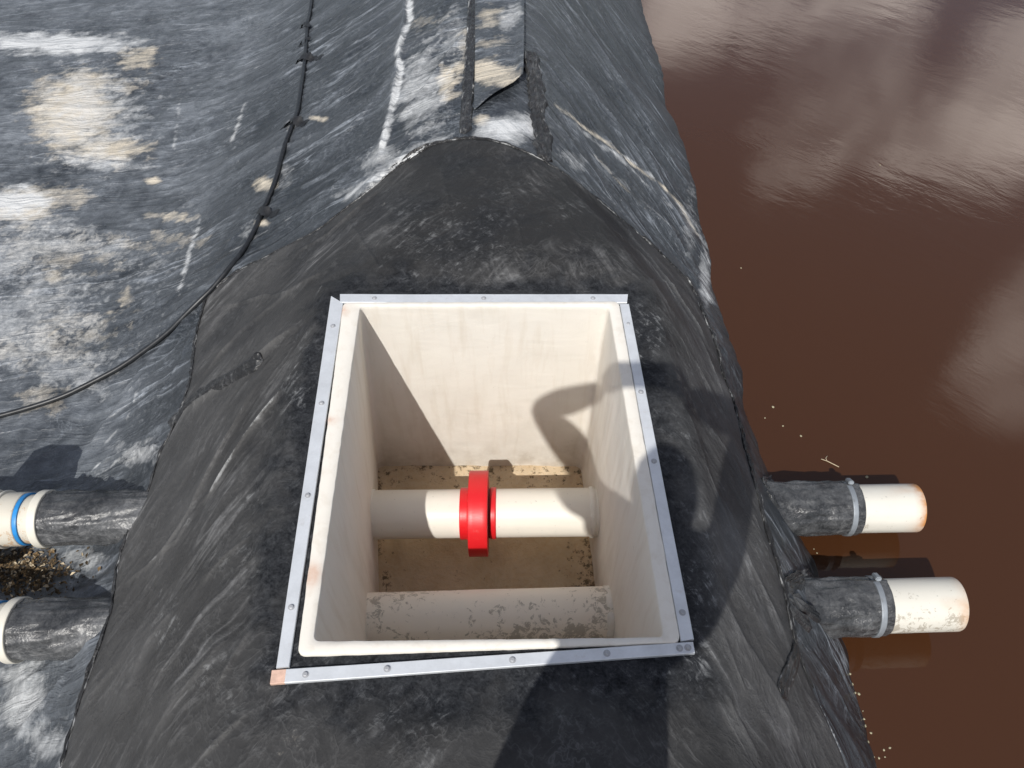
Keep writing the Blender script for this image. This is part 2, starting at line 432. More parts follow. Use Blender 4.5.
def water_material():
    t = NT('brown_water')
    g = t.n('ShaderNodeNewGeometry').outputs['Position']
    big = t.noise(0.5, 3, 0.5, 0, g)
    r = t.n('ShaderNodeVectorRotate', rotation_type='Z_AXIS'); r.inputs['Angle'].default_value = 0.75; t.l(g, r.inputs['Vector'])
    rip = t.noise(1.0, 4, 0.6, 0.3, t.mapping((3.2, 8, 1), src=r.outputs[0]))
    rip2 = t.noise(1.0, 2, 0.5, 0.2, t.mapping((16, 44, 1), src=r.outputs[0]))
    gate = t.ramp(t.noise(0.8, 3, 0.5, 0.5, g), [(0.40, 0.10), (0.62, 1.0)])
    h = t.math('MULTIPLY', t.math('ADD', rip, t.math('MULTIPLY', rip2, 0.10)), gate)
    c = t.mix(big, (0.050, 0.0195, 0.0078), (0.054, 0.0215, 0.0090))
    return t.set(Base_Color=c, Roughness=0.06, IOR=1.45, Normal=t.bump(h, 0.032, 0.045), Specular_IOR_Level=0.5)
M['water'] = water_material()

# ------------------------------------------------------------------ the sump plan (surveyed at rim height)
def xy(pts, z): return np.array([at_z(a, b, z) for a, b in pts])
RIM_Z = 0.012
rim_out = xy([(343, 302), (619, 301), (681, 642), (297, 655)], RIM_Z)
rim_in = xy([(360, 306), (609, 306), (664, 637), (313, 641)], RIM_Z)
FLOOR_Z = -0.90
bb = xy([(378, 470), (580, 470)], FLOOR_Z)
rim_bot = np.array([bb[0], bb[1], [rim_in[2][0] - 0.02, rim_in[2][1] + 0.015], [rim_in[3][0] + 0.035, rim_in[3][1] + 0.01]])
bc = rim_out.mean(0)

# ------------------------------------------------------------------ ground liner
def axis(parts):
    out = []
    for a, b, s0, s1 in parts:
        x = a
        n = max(1, int(round((b - a) / ((s0 + s1) / 2))))
        w = np.linspace(s0, s1, n); w = np.cumsum(w) / w.sum()
        out += list(a + (b - a) * np.r_[0, w[:-1]])
    out.append(parts[-1][1]); return np.array(out)
gx = axis([(-60, -5, 8, 0.3), (-5, -3.2, 0.05, 0.014), (-3.2, -0.6, 0.0095, 0.0075), (-0.6, 0.4, 0.012, 0.012), (0.4, 1.15, 0.0075, 0.0075), (1.15, 3.5, 0.05, 0.5)])
gy = axis([(-40, -1.5, 6, 0.12), (-1.5, 0.2, 0.08, 0.011), (0.2, 2.0, 0.0085, 0.0085), (2.0, 4.2, 0.0085, 0.013), (4.2, 7.0, 0.013, 0.03), (7.0, 60, 0.06, 6)])
GX, GY = np.meshgrid(gx, gy)

SKIRT_PX = [(470, 139), (510, 147), (548, 165), (590, 196), (640, 236), (690, 285), (709, 330), (728, 390), (742, 440), (755, 490),
            (768, 540), (783, 590), (797, 648), (812, 690), (830, 730), (846, 768)]
SKIRT_PX_L = [(430, 147), (395, 171), (360, 199), (320, 231), (275, 254), (235, 274), (207, 298), (196, 340), (190, 385), (178, 420), (160, 456),
              (148, 495), (130, 530), (117, 570), (113, 605), (100, 650), (80, 705), (62, 768)]
sk = [hit(*p) for p in SKIRT_PX] + [(1.02, 0.1), (1.0, -0.6), (0.7, -1.4), (0, -1.6), (-0.8, -1.4), (-1.3, -0.6), (-1.33, 0.1)] + [hit(*p) for p in SKIRT_PX_L[::-1]]
sk = np.array(sk)
def star(P, th, c=bc):
    """radius of a closed polygon seen from c at the angles th"""
    R = np.full(th.shape, 0.0)
    for i in range(len(P)):
        a, b = P[i] - c, P[(i + 1) % len(P)] - c
        d = np.stack([np.cos(th), np.sin(th)], -1); e = b - a
        den = d[:, 0] * e[1] - d[:, 1] * e[0]
        with np.errstate(all='ignore'):
            t = (a[0] * e[1] - a[1] * e[0]) / den; s = (a[0] * d[:, 1] - a[1] * d[:, 0]) / den
        ok = (np.abs(den) > 1e-9) & (t > 0) & (s >= -1e-6) & (s <= 1 + 1e-6)
        R = np.where(ok, np.maximum(R, t), R)
    return R
TH = np.linspace(-np.pi, np.pi, 2401)
SK_R = star(sk, TH)
SK_R = SK_R + 0.006 * perlin(TH * 40, TH * 0, 9) + 0.004 * perlin(TH * 130, TH * 0, 10)
RIM_R = star(rim_out, TH)
ga = np.arctan2(GY - bc[1], GX - bc[0]); gr = np.hypot(GX - bc[0], GY - bc[1])
inside = np.interp(ga, TH, SK_R) - gr            # > 0 under the cover sheet

def rot(X, Y, a): return X * math.cos(a) + Y * math.sin(a), -X * math.sin(a) + Y * math.cos(a)
def ground_relief(X, Y):
    h = 0
    left = sstep(-0.1, -0.5, X); right = sstep(0.05, 0.25, X)
    wx = X + 0.10 * perlin(X * 2.2, Y * 2.2, 21); wy = Y + 0.10 * perlin(X * 2.2, Y * 2.2, 22)
    u, v = rot(wx, wy, heading((165, 205), (360, 100)))
    slope = sstep(-2.1, -1.2, X)
    h = h + left * (0.4 + 0.6 * slope) * (0.016 * ridged(u * 0.55, v * 2.6, 1, 23) ** 1.6 + 0.008 * ridged(u * 0.9, v * 6.5, 1, 25) ** 2)
    u2, v2 = rot(wx, wy, 0.75)
    h = h + left * 0.003 * ridged(u2 * 1.2, v2 * 9, 2, 27)
    u, v = rot(wx, wy, heading((560, 60), (700, 250)))
    h = h + right * (0.010 * ridged(u * 0.6, v * 3.5, 1, 33) ** 1.6 + 0.006 * ridged(u * 0.9, v * 8, 1, 35) ** 2)
    u, v = rot(wx, wy, -0.8)
    h = h + right * 0.003 * ridged(u * 1.3, v * 11, 2, 36)
    h = h + 0.004 * fbm(X * 4, Y * 4, 3, 38)
    cr = [([(408, -20), (400, 60), (391, 110), (376, 180)], 0.022, 0.022),
          ([(355, 200), (400, 165), (440, 140)], 0.03, 0.015),
          ([(380, 140), (425, 90), (470, 25)], 0.02, 0.012), ([(360, 110), (420, 60), (468, 10)], 0.025, 0.012),
          ([(390, 175), (430, 120), (468, 95)], 0.02, 0.010),
          ([(150, 225), (220, 185), (285, 150), (340, 125)], 0.02, 0.014),
          ([(560, 60), (620, 130), (700, 250)], 0.018, 0.014), ([(580, 20), (640, 110), (690, 190)], 0.018, 0.014),
          ([(575, 175), (610, 215), (650, 270)], 0.016, 0.013), ([(550, 110), (620, 160), (690, 235)], 0.02, 0.010),
          ([(600, 60), (650, 140), (680, 170)], 0.015, 0.01), ([(640, 200), (690, 255), (715, 310)], 0.014, 0.012),
          ([(90, 478), (110, 462), (150, 440), (175, 420)], 0.018, 0.016), ([(85, 455), (110, 420), (150, 370)], 0.02, 0.010),
          ([(120, 470), (138, 452), (160, 446)], 0.012, 0.014), ([(700, 285), (722, 340), (735, 400)], 0.012, 0.012),
          ([(15, 690), (60, 660), (100, 640)], 0.03, 0.014), ([(20, 740), (50, 700), (75, 670)], 0.03, 0.016), ([(40, 600), (100, 585), (112, 575)], 0.02, 0.012),
          ([(790, 690), (812, 720), (845, 760)], 0.008, 0.010),
          ([(110, 92), (170, 75), (240, 55), (300, 22)], 0.014, 0.012), ([(180, 120), (240, 98), (290, 78), (330, 50)], 0.012, 0.010), ([(200, 60), (260, 35), (300, 5)], 0.012, 0.010),
          ([(150, 180), (210, 150), (270, 128)], 0.010, 0.009), ([(300, 175), (350, 130), (390, 85)], 0.014, 0.012), ([(310, 210), (360, 165), (400, 120)], 0.014, 0.010),
          ([(290, 130), (330, 100), (385, 45)], 0.012, 0.010), ([(220, 255), (250, 220), (285, 200)], 0.012, 0.010), ([(120, 400), (160, 350), (205, 300)], 0.012, 0.010), ([(150, 410), (180, 365), (195, 320)], 0.010, 0.008),
          ([(400, 150), (440, 100), (466, 70)], 0.012, 0.010), ([(395, 100), (430, 50), (455, 0)], 0.012, 0.008), ([(30, 225), (110, 232), (180, 228)], 0.012, 0.010), ([(20, 330), (90, 318), (150, 290)], 0.012, 0.009),
          ([(10, 150), (80, 160), (150, 165)], 0.014, 0.010), ([(0, 70), (60, 60), (130, 62)], 0.014, 0.010), ([(560, 0), (600, 60), (650, 160), (690, 230)], 0.010, 0.009), ([(545, 60), (580, 110), (640, 180)], 0.010, 0.008)]
    for p, w, a in cr: h = h + crease(X, Y, p, w, 1.45 * a, sharp=True)
    return h
dens = (GX > -5) & (GX < 1.6) & (GY > -1.5) & (GY < 8)
rel = np.where(dens, ground_relief(GX, GY), 0.02 * perlin(GX * 0.7, GY * 0.7, 5))
rel = rel * sstep(0.05, -0.02, inside)
# stay clear of the waterline's shape
B = base(GX, GY)
rel = rel * np.where(GX > 0, 0.35 + 0.65 * sstep(0.0, 0.25, np.abs(B - WATER_Z)), 1)
GZ = B + rel - 0.018 * sstep(0.0, 0.03, inside)
_ind = gr - np.interp(ga, TH, RIM_R); GZ = np.where(inside > 0.04, np.minimum(GZ, GZ * sstep(0.1, 0.3, _ind) - 0.03 * sstep(0.3, 0.2, _ind)), GZ)

def strokes(X, Y, lst):
    out = np.zeros(X.shape)
    for p, w, a in lst: out = np.maximum(out, crease(X, Y, p, w, a))
    return out
N1 = fbm(GX * 3.2, GY * 5.5, 5, 70); N2 = fbm(GX * 14, GY * 22, 4, 80); N3 = fbm(GX * 1.1, GY * 1.7, 4, 90)
flatm = sstep(-1.3, -1.9, GX)
dust = 0.45 + (0.03 + 0.12 * flatm) * N1 + 0.16 * N3 * (0.25 + flatm) + 0.24 * flatm + 0.18 * flatm * N2 + 0.02 * (GX > 0) + 0.04 * sstep(2.2, 5.0, GY)
dust += 0.10 * sstep(1.6, 1.0, GY) * (GX < -0.9)
curv = rel - (0.006 + 0.010)                      # crests collect chalk
dust += np.clip(curv * 9, -0.12, 0.25)
tan = np.zeros(GX.shape); chalk = np.zeros(GX.shape); scuff = np.zeros(GX.shape)
for k, (px, py, rx, ry, a, rag) in enumerate([(72, 112, 46, 40, 1.0, .55), (110, 150, 44, 14, .85, .8), (88, 82, 30, 14, .7, .8), (20, 206, 42, 20, .9, .6), (62, 196, 40, 14, .5, .9), (140, 58, 22, 14, .6, 1.2), (130, 85, 18, 10, .45, 1.2),
        (265, 184, 13, 8, .8, .7), (318, 120, 10, 3, .8, .6), (262, 224, 9, 4, .8, .6), (152, 181, 9, 4, 1, .5), (170, 218, 26, 5, .6, 1.0), (40, 95, 20, 8, .5, 1), (130, 245, 60, 10, .35, 1.3), (30, 250, 60, 25, .3, 1.3), (55, 275, 12, 10, .6, .9), (60, 335, 30, 22, .35, 1.2),
        (448, 82, 12, 16, .95, .9), (458, 68, 8, 10, .8, .9), (430, 22, 30, 10, .3, 1.3), (465, 45, 8, 18, .5, 1.2), (483, 120, 9, 7, .8, .5), (180, 240, 35, 8, .4, 1.2), (125, 300, 10, 14, .5, 1), (60, 350, 45, 16, .35, 1.3), (45, 400, 30, 18, .4, 1.3), (60, 255, 70, 26, .36, 1.1), (70, 330, 60, 40, .30, 1.2), (15, 350, 40, 30, .34, 1.2),
        (25, 565, 30, 22, .3, 1.4), (80, 612, 14, 5, .5, 1)]):
    tan = np.maximum(tan, a * blob(GX, GY, px, py, rx, ry, rag, k))
tan = np.maximum(tan, strokes(GX, GY, [([(548, 100), (575, 122), (600, 140), (630, 165), (660, 188)], 0.022, 1.0), ([(655, 180), (680, 205), (700, 240)], 0.022, 1.0),
      ([(126, 283), (128, 300), (118, 312), (102, 316)], 0.018, 0.7), ([(590, 150), (620, 185), (650, 215)], 0.012, 0.6), ([(40, 345), (65, 325)], 0.02, .6)]) * (0.45 + 0.9 * np.clip(N2 + .3, 0, 1)).clip(0, 1))
for k, (px, py, rx, ry, a, rag) in enumerate([(60, 44, 80, 12, .9, .8), (15, 42, 30, 9, .7, .8), (12, 202, 46, 18, .95, .7), (90, 110, 64, 48, .5, .9), (95, 162, 60, 12, .5, .8), (40, 230, 60, 16, .4, 1),
        (505, 128, 36, 15, .85, .6), (424, 90, 26, 50, .55, .9), (455, 40, 20, 40, .35, 1), (385, 165, 30, 20, .5, .9), (350, 196, 40, 8, .3, .9), (430, 150, 24, 6, .5, .8), (20, 330, 60, 50, .42, 1.1), (60, 300, 60, 40, .36, 1.1), (10, 260, 40, 30, .45, 1), (70, 370, 60, 30, .36, 1.1), (140, 265, 40, 30, .25, 1.1), (60, 245, 90, 12, .45, 1),  # blobs left of the ridge seam paint the slope's bluish glare as colour
        (690, 225, 10, 40, .35, .9), (705, 280, 7, 40, .6, .9), (575, 165, 16, 14, .35, 1.0), (25, 700, 26, 44, .6, .9), (60, 745, 30, 26, .45, 1.0), (85, 560, 26, 12, .45, 1.0), (140, 455, 30, 10, .5, 1.0), (285, 175, 10, 22, .3, .8), (250, 230, 12, 16, .3, .8), (290, 130, 6, 10, .4, .8)]):
    chalk = np.maximum(chalk, a * blob(GX, GY, px, py, rx, ry, rag, 30 + k, 7))
for k, (px, py, rx, ry, a, rag) in enumerate([(190, 250, 16, 60, 1, 1.0), (238, 130, 12, 36, 1, 1.0), (178, 110, 10, 44, .8, 1.0), (250, 20, 18, 20, .8, 1.0), (200, 235, 12, 26, 1, 1), (130, 12, 80, 10, .7, 1.0), (30, 20, 60, 16, .6, 1),
        (170, 30, 60, 24, .6, 1.0), (110, 350, 60, 45, .6, 1.0), (30, 300, 80, 70, .7, 1.0), (620, 200, 44, 26, .8, 1.0), (690, 230, 22, 60, .9, .9), (580, 20, 16, 18, .8, 1.0), (140, 455, 40, 18, 1, 1.0), (110, 480, 30, 10, .8, 1),
        (85, 560, 34, 20, .9, 1.0), (25, 700, 40, 60, 1, .9), (75, 690, 36, 40, .7, 1.0), (60, 44, 90, 20, .8, 1), (420, 95, 36, 70, 1, 1), (440, 60, 30, 50, .8, 1), (370, 60, 60, 60, .35, 1), (140, 290, 60, 40, .5, 1), (140, 400, 30, 30, .6, 1), (735, 400, 10, 60, .7, 1), (560, 140, 20, 20, .8, 1)]):  # tall blobs left of the seam put streaks of glare into the colour
    scuff = np.maximum(scuff, a * blob(GX, GY, px, py, rx, ry, rag, 130 + k, 7))
ch_line = strokes(GX, GY, [([(409, -20), (410, 20), (398, 55), (402, 75), (394, 105), (388, 130), (376, 180)], 0.017, 1.6), ([(340, 205), (380, 178), (420, 152), (446, 140)], 0.045, 0.9),
      ([(380, 140), (425, 90), (470, 25)], 0.012, 0.35), ([(360, 110), (420, 60), (468, 10)], 0.012, 0.3), ([(85, 478), (105, 463), (135, 447), (158, 440)], 0.010, 0.9), ([(92, 480), (120, 462), (135, 470)], 0.01, .6),
      ([(560, 118), (615, 158), (680, 218)], 0.022, 0.75), ([(585, 150), (640, 200), (690, 245)], 0.020, 0.55), ([(600, 140), (650, 178), (695, 222), (712, 280)], 0.016, 0.8), ([(560, 60), (620, 130), (700, 250)], 0.006, 0.4), ([(575, 175), (610, 215), (650, 270)], 0.005, 0.5), ([(580, 20), (640, 110), (690, 190)], 0.005, 0.35), ([(150, 225), (220, 185), (285, 150), (340, 125)], 0.008, .35),
      ([(85, 455), (110, 420), (150, 370)], 0.010, .3), ([(812, 690), (830, 730), (848, 775)], 0.004, .7), ([(202, 215), (190, 250), (178, 300)], 0.022, .85), ([(246, 100), (238, 125), (228, 152)], 0.020, .75), ([(181, 90), (178, 120), (172, 165)], 0.018, .5), ([(148, 372), (128, 420), (95, 455)], 0.012, .5), ([(168, 300), (160, 330), (150, 365)], 0.014, .4), ([(275, 60), (215, 78), (160, 100)], 0.008, .5), ([(300, 215), (250, 240), (215, 262)], 0.010, .5), ([(285, 135), (240, 152), (190, 182)], 0.006, .45), ([(458, 20), (425, 62), (400, 95)], 0.012, .6), ([(466, 48), (430, 100), (398, 150)], 0.014, .6)])
chalk = np.maximum(chalk, ch_line * (0.65 + 0.6 * N2).clip(0.3, 1))
scuff = np.maximum(scuff, 0.30 * sstep(0.1, 0.7, N1) * (GX < -0.2))
side = sstep(-0.25, 0.1, GX)
tar = np.zeros(GX.shape)
wet = sstep(0.07, 0.005, GZ - WATER_Z) * (GX > 0.3)                # damp dark band just over the water
dust -= 0.25 * wet; tar = np.maximum(tar, 0.75 * sstep(0.03, 0.0, GZ - WATER_Z) * (GX > 0.3))
tar = np.maximum(tar, 0.8 * blob(GX, GY, 20, 572, 46, 22, 1.0, 5))
# cream overspray of the left basin: nothing under the sheet
fc = grid_faces(len(gy), len(gx))
ctr_x = (GX.ravel()[fc].mean(1)); ctr_y = (GY.ravel()[fc].mean(1))
ca = np.arctan2(ctr_y - bc[1], ctr_x - bc[0]); cr_ = np.hypot(ctr_x - bc[0], ctr_y - bc[1])
keep = cr_ > np.interp(ca, TH, RIM_R) + 0.012
ground = mesh('ground', np.stack([GX, GY, GZ], -1).reshape(-1, 3), fc[keep], M['old_liner'],
              attrs=dict(dust=dust, chalk=chalk, scuff=scuff, tan=tan, tar=tar, side=side))
tag(ground, 'old dusty black pond liner over the bank and its slopes', 'ground', kind='structure')
def gz(x, y):
    """height of the built ground under one point"""
    i = np.clip(np.searchsorted(gy, y) - 1, 0, len(gy) - 2); j = np.clip(np.searchsorted(gx, x) - 1, 0, len(gx) - 2)
    a = (x - gx[j]) / (gx[j + 1] - gx[j]); b = (y - gy[i]) / (gy[i + 1] - gy[i])
    return (GZ[i, j] * (1 - a) + GZ[i, j + 1] * a) * (1 - b) + (GZ[i + 1, j] * (1 - a) + GZ[i + 1, j + 1] * a) * b

# ------------------------------------------------------------------ new cover sheet round the sump
NS, NT_ = 210, 1500
th = np.linspace(-np.pi, np.pi, NT_, endpoint=False)
Ro = np.interp(th, TH, SK_R); Ri = np.interp(th, TH, RIM_R) - 0.004
s = np.linspace(0, 1, NS)
RR = Ri[None] + (Ro - Ri)[None] * s[:, None]
SX = bc[0] + RR * np.cos(th)[None]; SY = bc[1] + RR * np.sin(th)[None]
edge = (Ro[None] - RR)                                                  # distance to the outer edge
ind = RR - Ri[None]                                                     # distance from the sump
def skirt_relief(X, Y):
    wx = X + 0.08 * perlin(X * 2.5, Y * 2.5, 121); wy = Y + 0.08 * perlin(X * 2.5, Y * 2.5, 122)
    h = 0.005 * fbm(X * 3, Y * 3, 2, 101)
    lft = sstep(-0.5, -0.75, X); rgt = sstep(0.4, 0.6, X)
    u, v = rot(wx, wy, 0.75); h = h + lft * 0.006 * ridged(u * 0.9, v * 4.5, 2, 102)
    u, v = rot(wx, wy, -0.9); h = h + rgt * 0.006 * ridged(u * 0.9, v * 5.0, 2, 105)
    h = h + 0.0012 * fbm(X * 16, Y * 16, 3, 110)
    for p, w, a in [([(328, 340), (285, 395), (245, 445), (212, 500), (198, 512)], 0.016, 0.017), ([(330, 275), (290, 300), (240, 340), (205, 380)], 0.03, 0.014),
                    ([(300, 330), (250, 375), (185, 418)], 0.022, 0.020), ([(262, 385), (225, 450), (190, 520), (150, 585)], 0.018, 0.014),
                    ([(198, 512), (180, 545), (150, 572), (125, 590)], 0.014, 0.010), ([(255, 540), (225, 565), (205, 590)], 0.014, 0.008),
                    ([(560, 175), (625, 235), (680, 305), (722, 380)], 0.013, 0.016), ([(600, 225), (645, 265), (690, 330), (728, 420)], 0.014, 0.014),
                    ([(640, 300), (690, 360), (735, 440)], 0.02, 0.010), ([(700, 420), (735, 470), (760, 540)], 0.02, 0.010),
                    ([(720, 500), (750, 570), (785, 640)], 0.022, 0.012), ([(700, 560), (740, 640), (800, 740)], 0.03, 0.012),
                    ([(380, 195), (330, 240), (290, 262)], 0.02, 0.012), ([(480, 142), (560, 185), (620, 245)], 0.02, 0.010),
                    ([(300, 300), (265, 300), (215, 315)], 0.012, 0.010), ([(325, 360), (300, 390), (285, 440), (260, 490)], 0.010, 0.009), ([(290, 600), (250, 640), (215, 700)], 0.012, 0.010), ([(270, 700), (235, 730), (200, 768)], 0.012, 0.009),
                    ([(305, 480), (280, 520), (262, 560)], 0.009, 0.007), ([(640, 300), (665, 290), (690, 300)], 0.010, 0.007), ([(655, 380), (690, 430), (715, 500), (740, 560)], 0.012, 0.010), ([(690, 600), (720, 640), (745, 700)], 0.012, 0.009),
                    ([(705, 670), (735, 720), (760, 768)], 0.012, 0.008), ([(440, 170), (450, 210), (455, 260)], 0.012, 0.006), ([(500, 170), (515, 215), (525, 265)], 0.012, 0.005), ([(350, 225), (365, 250), (385, 280)], 0.012, 0.006),
                    ([(235, 640), (190, 690), (150, 750)], 0.03, 0.010), ([(180, 610), (150, 650), (120, 720)], 0.03, 0.010), ([(420, 160), (400, 200), (380, 250)], 0.03, 0.006), ([(520, 160), (560, 210), (590, 270)], 0.03, 0.006)]:
        h = h + crease(X, Y, p, w, 1.15 * a, sharp=True)
    return h
srel = skirt_relief(SX, SY) * sstep(0.08, 0.22, ind)
lift = 0.006 * np.clip(perlin(SX * 5, SY * 5, 131) + 0.3, 0, 1) * sstep(0.05, 0.0, edge)
SZ = base(SX, SY) + srel * sstep(0.0, 0.06, edge) + 0.008 + lift + 0.012 * sstep(0.0, 0.05, edge)
# within reach of the frame the sheet lies flat against the slab
flat = sstep(0.20, 0.085, ind); SZ = SZ * (1 - flat) + flat * 0.0
SN1 = fbm(SX * 3.5, SY * 3.5, 5, 140); SN2 = fbm(SX * 13, SY * 13, 4, 150)
sd = 0.46 + 0.05 * SN1 + np.clip((srel - 0.010) * 8, -0.1, 0.2)
sd += 0.22 * sstep(0.38, 0.5, SX) * (0.7 + 0.6 * SN1) + 0.08 * sstep(0.55, 1.0, np.abs(SX)) - 0.10 * sstep(0.55, 0.3, np.abs(SX)) * sstep(1.8, 2.0, SY)
star_t = sstep(0.22, 0.06, ind + 0.07 * SN2 + 0.04 * SN1) * 0.9
star_t *= 1 - 0.55 * sstep(0.36, 0.5, SX)
star_t = np.maximum(star_t, 0.5 * sstep(-0.2, 0.5, SN1) * sstep(1.8, 2.0, SY))
ssc = 0.25 * sstep(0.05, 0.6, SN1)
for k, (px, py, rx, ry, a) in enumerate([(655, 335, 20, 24, 1), (702, 590, 22, 70, .8), (690, 660, 24, 40, .8), (170, 630, 14, 34, .8), (165, 615, 10, 24, .9), (295, 400, 12, 20, .9), (255, 510, 14, 14, .8), (640, 340, 18, 26, .9), (450, 240, 70, 34, .55),
                                         (380, 720, 40, 30, .5), (230, 690, 16, 30, .5), (210, 670, 12, 34, .6), (430, 740, 24, 40, .6), (600, 700, 90, 60, .3), (570, 215, 20, 8, .6), (520, 195, 50, 8, .5), (410, 215, 36, 6, .5), (700, 400, 20, 40, .6), (300, 350, 20, 40, .4), (760, 560, 14, 50, .6), (240, 560, 30, 40, .35)]):
    ssc = np.maximum(ssc, a * blob(SX, SY, px, py, rx, ry, 1.0, 90 + k, 9))
sch = np.zeros(SX.shape)
sch = np.maximum(sch, strokes(SX, SY, [([(328, 340), (285, 395), (245, 445), (212, 500), (198, 512)], 0.006, 0.45), ([(198, 512), (180, 545), (150, 572)], 0.006, 0.4), ([(560, 175), (625, 235), (680, 305), (722, 380)], 0.005, 0.5),  # first stroke paints the left crease's highlight into the colour
      ([(600, 225), (645, 265), (690, 330), (728, 420)], 0.004, 0.4), ([(275, 350), (320, 300), (345, 270)], 0.006, .3), ([(262, 385), (225, 450), (190, 520)], 0.005, .25), ([(200, 290), (196, 340), (190, 385)], 0.008, .3)]) * (0.6 + 0.6 * SN2).clip(0.2, 1))
sch = np.maximum(sch, 0.7 * sstep(0.011, 0.004, edge) * sstep(-0.1, 0.5, SN2 + 0.8 * SN1))
stan = np.maximum(0.10 * sstep(0.1, 0.6, SN1) * sstep(-0.1, 0.4, SN2), strokes(SX, SY, [([(660, 355), (690, 410), (700, 430)], 0.03, .2)]))
# two rings that turn the edge down give the sheet its thickness
V = np.stack([SX, SY, SZ], -1)
e1 = V[-1].copy(); e1[:, 2] -= 0.007; e1[:, :2] += 0.001
V = np.concatenate([V, e1[None]], 0)
def ext(a): return np.concatenate([a, a[-1:]], 0)
sheet_fc = grid_faces(NS + 1, NT_, True)[:, ::-1]
sheet = empty('liner_sheet', (float(bc[0]), 2.05, 0.0), 'newer matt black liner sheet draped over the bank around the cream concrete chamber', 'liner sheet')
mesh('sheet', V.reshape(-1, 3), sheet_fc, M['new_liner'], sheet,
     attrs=dict(dust=ext(sd), chalk=ext(sch), scuff=ext(ssc), tan=ext(stan), tar=ext(star_t), side=ext(sstep(-0.3, 0.2, SX))))

def top_z(x, y):
    """height of whatever liner lies uppermost at one point (ground or sheet, without the fine creases of the sheet)"""
    a = math.atan2(y - bc[1], x - bc[0]); r = math.hypot(x - bc[0], y - bc[1])
    if r < np.interp(a, TH, SK_R):
        j = int(round((a + math.pi) / (2 * math.pi) * NT_)) % NT_
        f = np.clip((r - Ri[j]) / (Ro[j] - Ri[j]), 0, 1) * (NS - 1); i = int(min(f, NS - 2))
        return float(SZ[i, j] + (SZ[i + 1, j] - SZ[i, j]) * (f - i))
    return float(gz(x, y))

def ribbon(name, pts_px, w, hgt, mat, parent=None, seed=0, rough=0.35, lift=0.001, chalky=1.0):
    """a welded strip lying on the liner: arched cross-section with ragged sides"""
    P = resample(poly_px(pts_px), 0.008); n = len(P)
    T = np.gradient(P, axis=0); T /= np.linalg.norm(T, axis=1)[:, None]
    Nn = np.stack([-T[:, 1], T[:, 0]], -1); L = np.arange(n) * 0.008
    K = 13; V = []
    wl = w * (1 + rough * perlin(L * 22, L * 0, 200 + seed)); wr = w * (1 + rough * perlin(L * 22, L * 0 + 5.5, 210 + seed))
    tp = np.clip(np.minimum(L, L[-1] - L) / 0.02, 0.15, 1)
    for i in range(n):
        for k in range(K):
            q = k / (K - 1) * 2 - 1
            off = (wl[i] if q < 0 else wr[i]) * q * 0.5 * tp[i]
            x, y = P[i] + Nn[i] * off
            prof = (1 - abs(q) ** 4) * (0.75 + 0.25 * math.cos(q * 9.4))
            z = top_z(x, y) + lift + hgt * tp[i] * prof * (1 + 0.5 * float(perlin(np.array(L[i] * 30.0), np.array(q * 2.0), 220 + seed))) - (0.004 if abs(q) == 1 else 0)
            V.append((x, y, z))
    qq = np.abs(np.linspace(-1, 1, K))[None] * np.ones((n, 1)); LL = L[:, None] * np.ones((1, K))
    sgn_ = np.sign(np.linspace(-1, 1, K))[None] + 0 * qq
    ck = 0.7 * np.exp(-((qq - 0.78) / 0.13) ** 2) * sstep(-0.1, 0.7, fbm(LL * 7, sgn_ * 3.1, 4, 230 + seed, 0.7)) + 0.35 * sstep(0.35, 0.8, fbm(LL * 30, qq * 3 + sgn_, 3, 240 + seed))
    zero = np.zeros(qq.shape)
    return mesh(name, V, grid_faces(n, K)[:, ::-1], mat, parent, attrs=dict(dust=zero + 0.46, chalk=ck * chalky, scuff=zero + 0.3, tan=zero, tar=zero, side=zero))
ribbon('weld_strip', [(640, 237), (690, 286), (709, 330), (728, 390), (743, 440), (756, 490), (769, 540), (784, 590), (796, 650)], 0.030, 0.014, M['weld'], sheet, 1, 0.5)
ribbon('weld_strip', [(207, 298), (235, 275), (275, 255), (320, 232), (360, 200), (395, 172), (430, 148), (470, 140), (510, 148), (548, 166), (590, 196), (640, 237)], 0.016, 0.006, M['weld'], sheet, 8, 0.7)
ribbon('weld_strip', [(62, 768), (80, 705), (100, 650), (113, 605), (117, 570), (130, 530), (148, 495), (160, 456), (178, 420), (190, 385), (196, 340), (207, 298)], 0.020, 0.008, M['weld'], sheet, 2, 0.8)
ribbon('torn_strip', [(797, 648), (790, 668), (782, 688), (778, 703)], 0.040, 0.014, M['weld'], sheet, 3, 0.2)
ribbon('torn_strip', [(797, 650), (803, 672), (813, 690)], 0.020, 0.012, M['weld'], sheet, 4, 0.2)
ribbon('lap_fold', [(170, 426), (200, 402), (230, 385), (265, 367)], 0.060, 0.014, M['weld'], sheet, 5, 0.15, chalky=0.4)  # darker material puts the shade of the fold's averted side into its colour

# seams along the top of the old bank
s1 = ribbon('liner_seam', [(473, -70), (473, 0), (471, 50), (468, 95), (465, 134)], 0.055, 0.012, M['weld'], None, 6, 0.25)
tag(s1, 'straight black double weld seam along the bank top, left of the loose flap', 'liner seam', 'weld seams on the bank top')
s2 = ribbon('liner_seam', [(529, 52), (534, 75), (537, 100), (541, 130), (547, 162)], 0.075, 0.020, M['weld'], None, 7, 0.45)
tag(s2, 'rough lumpy black weld seam running from the loose flap down to the newer sheet', 'liner seam', 'weld seams on the bank top')

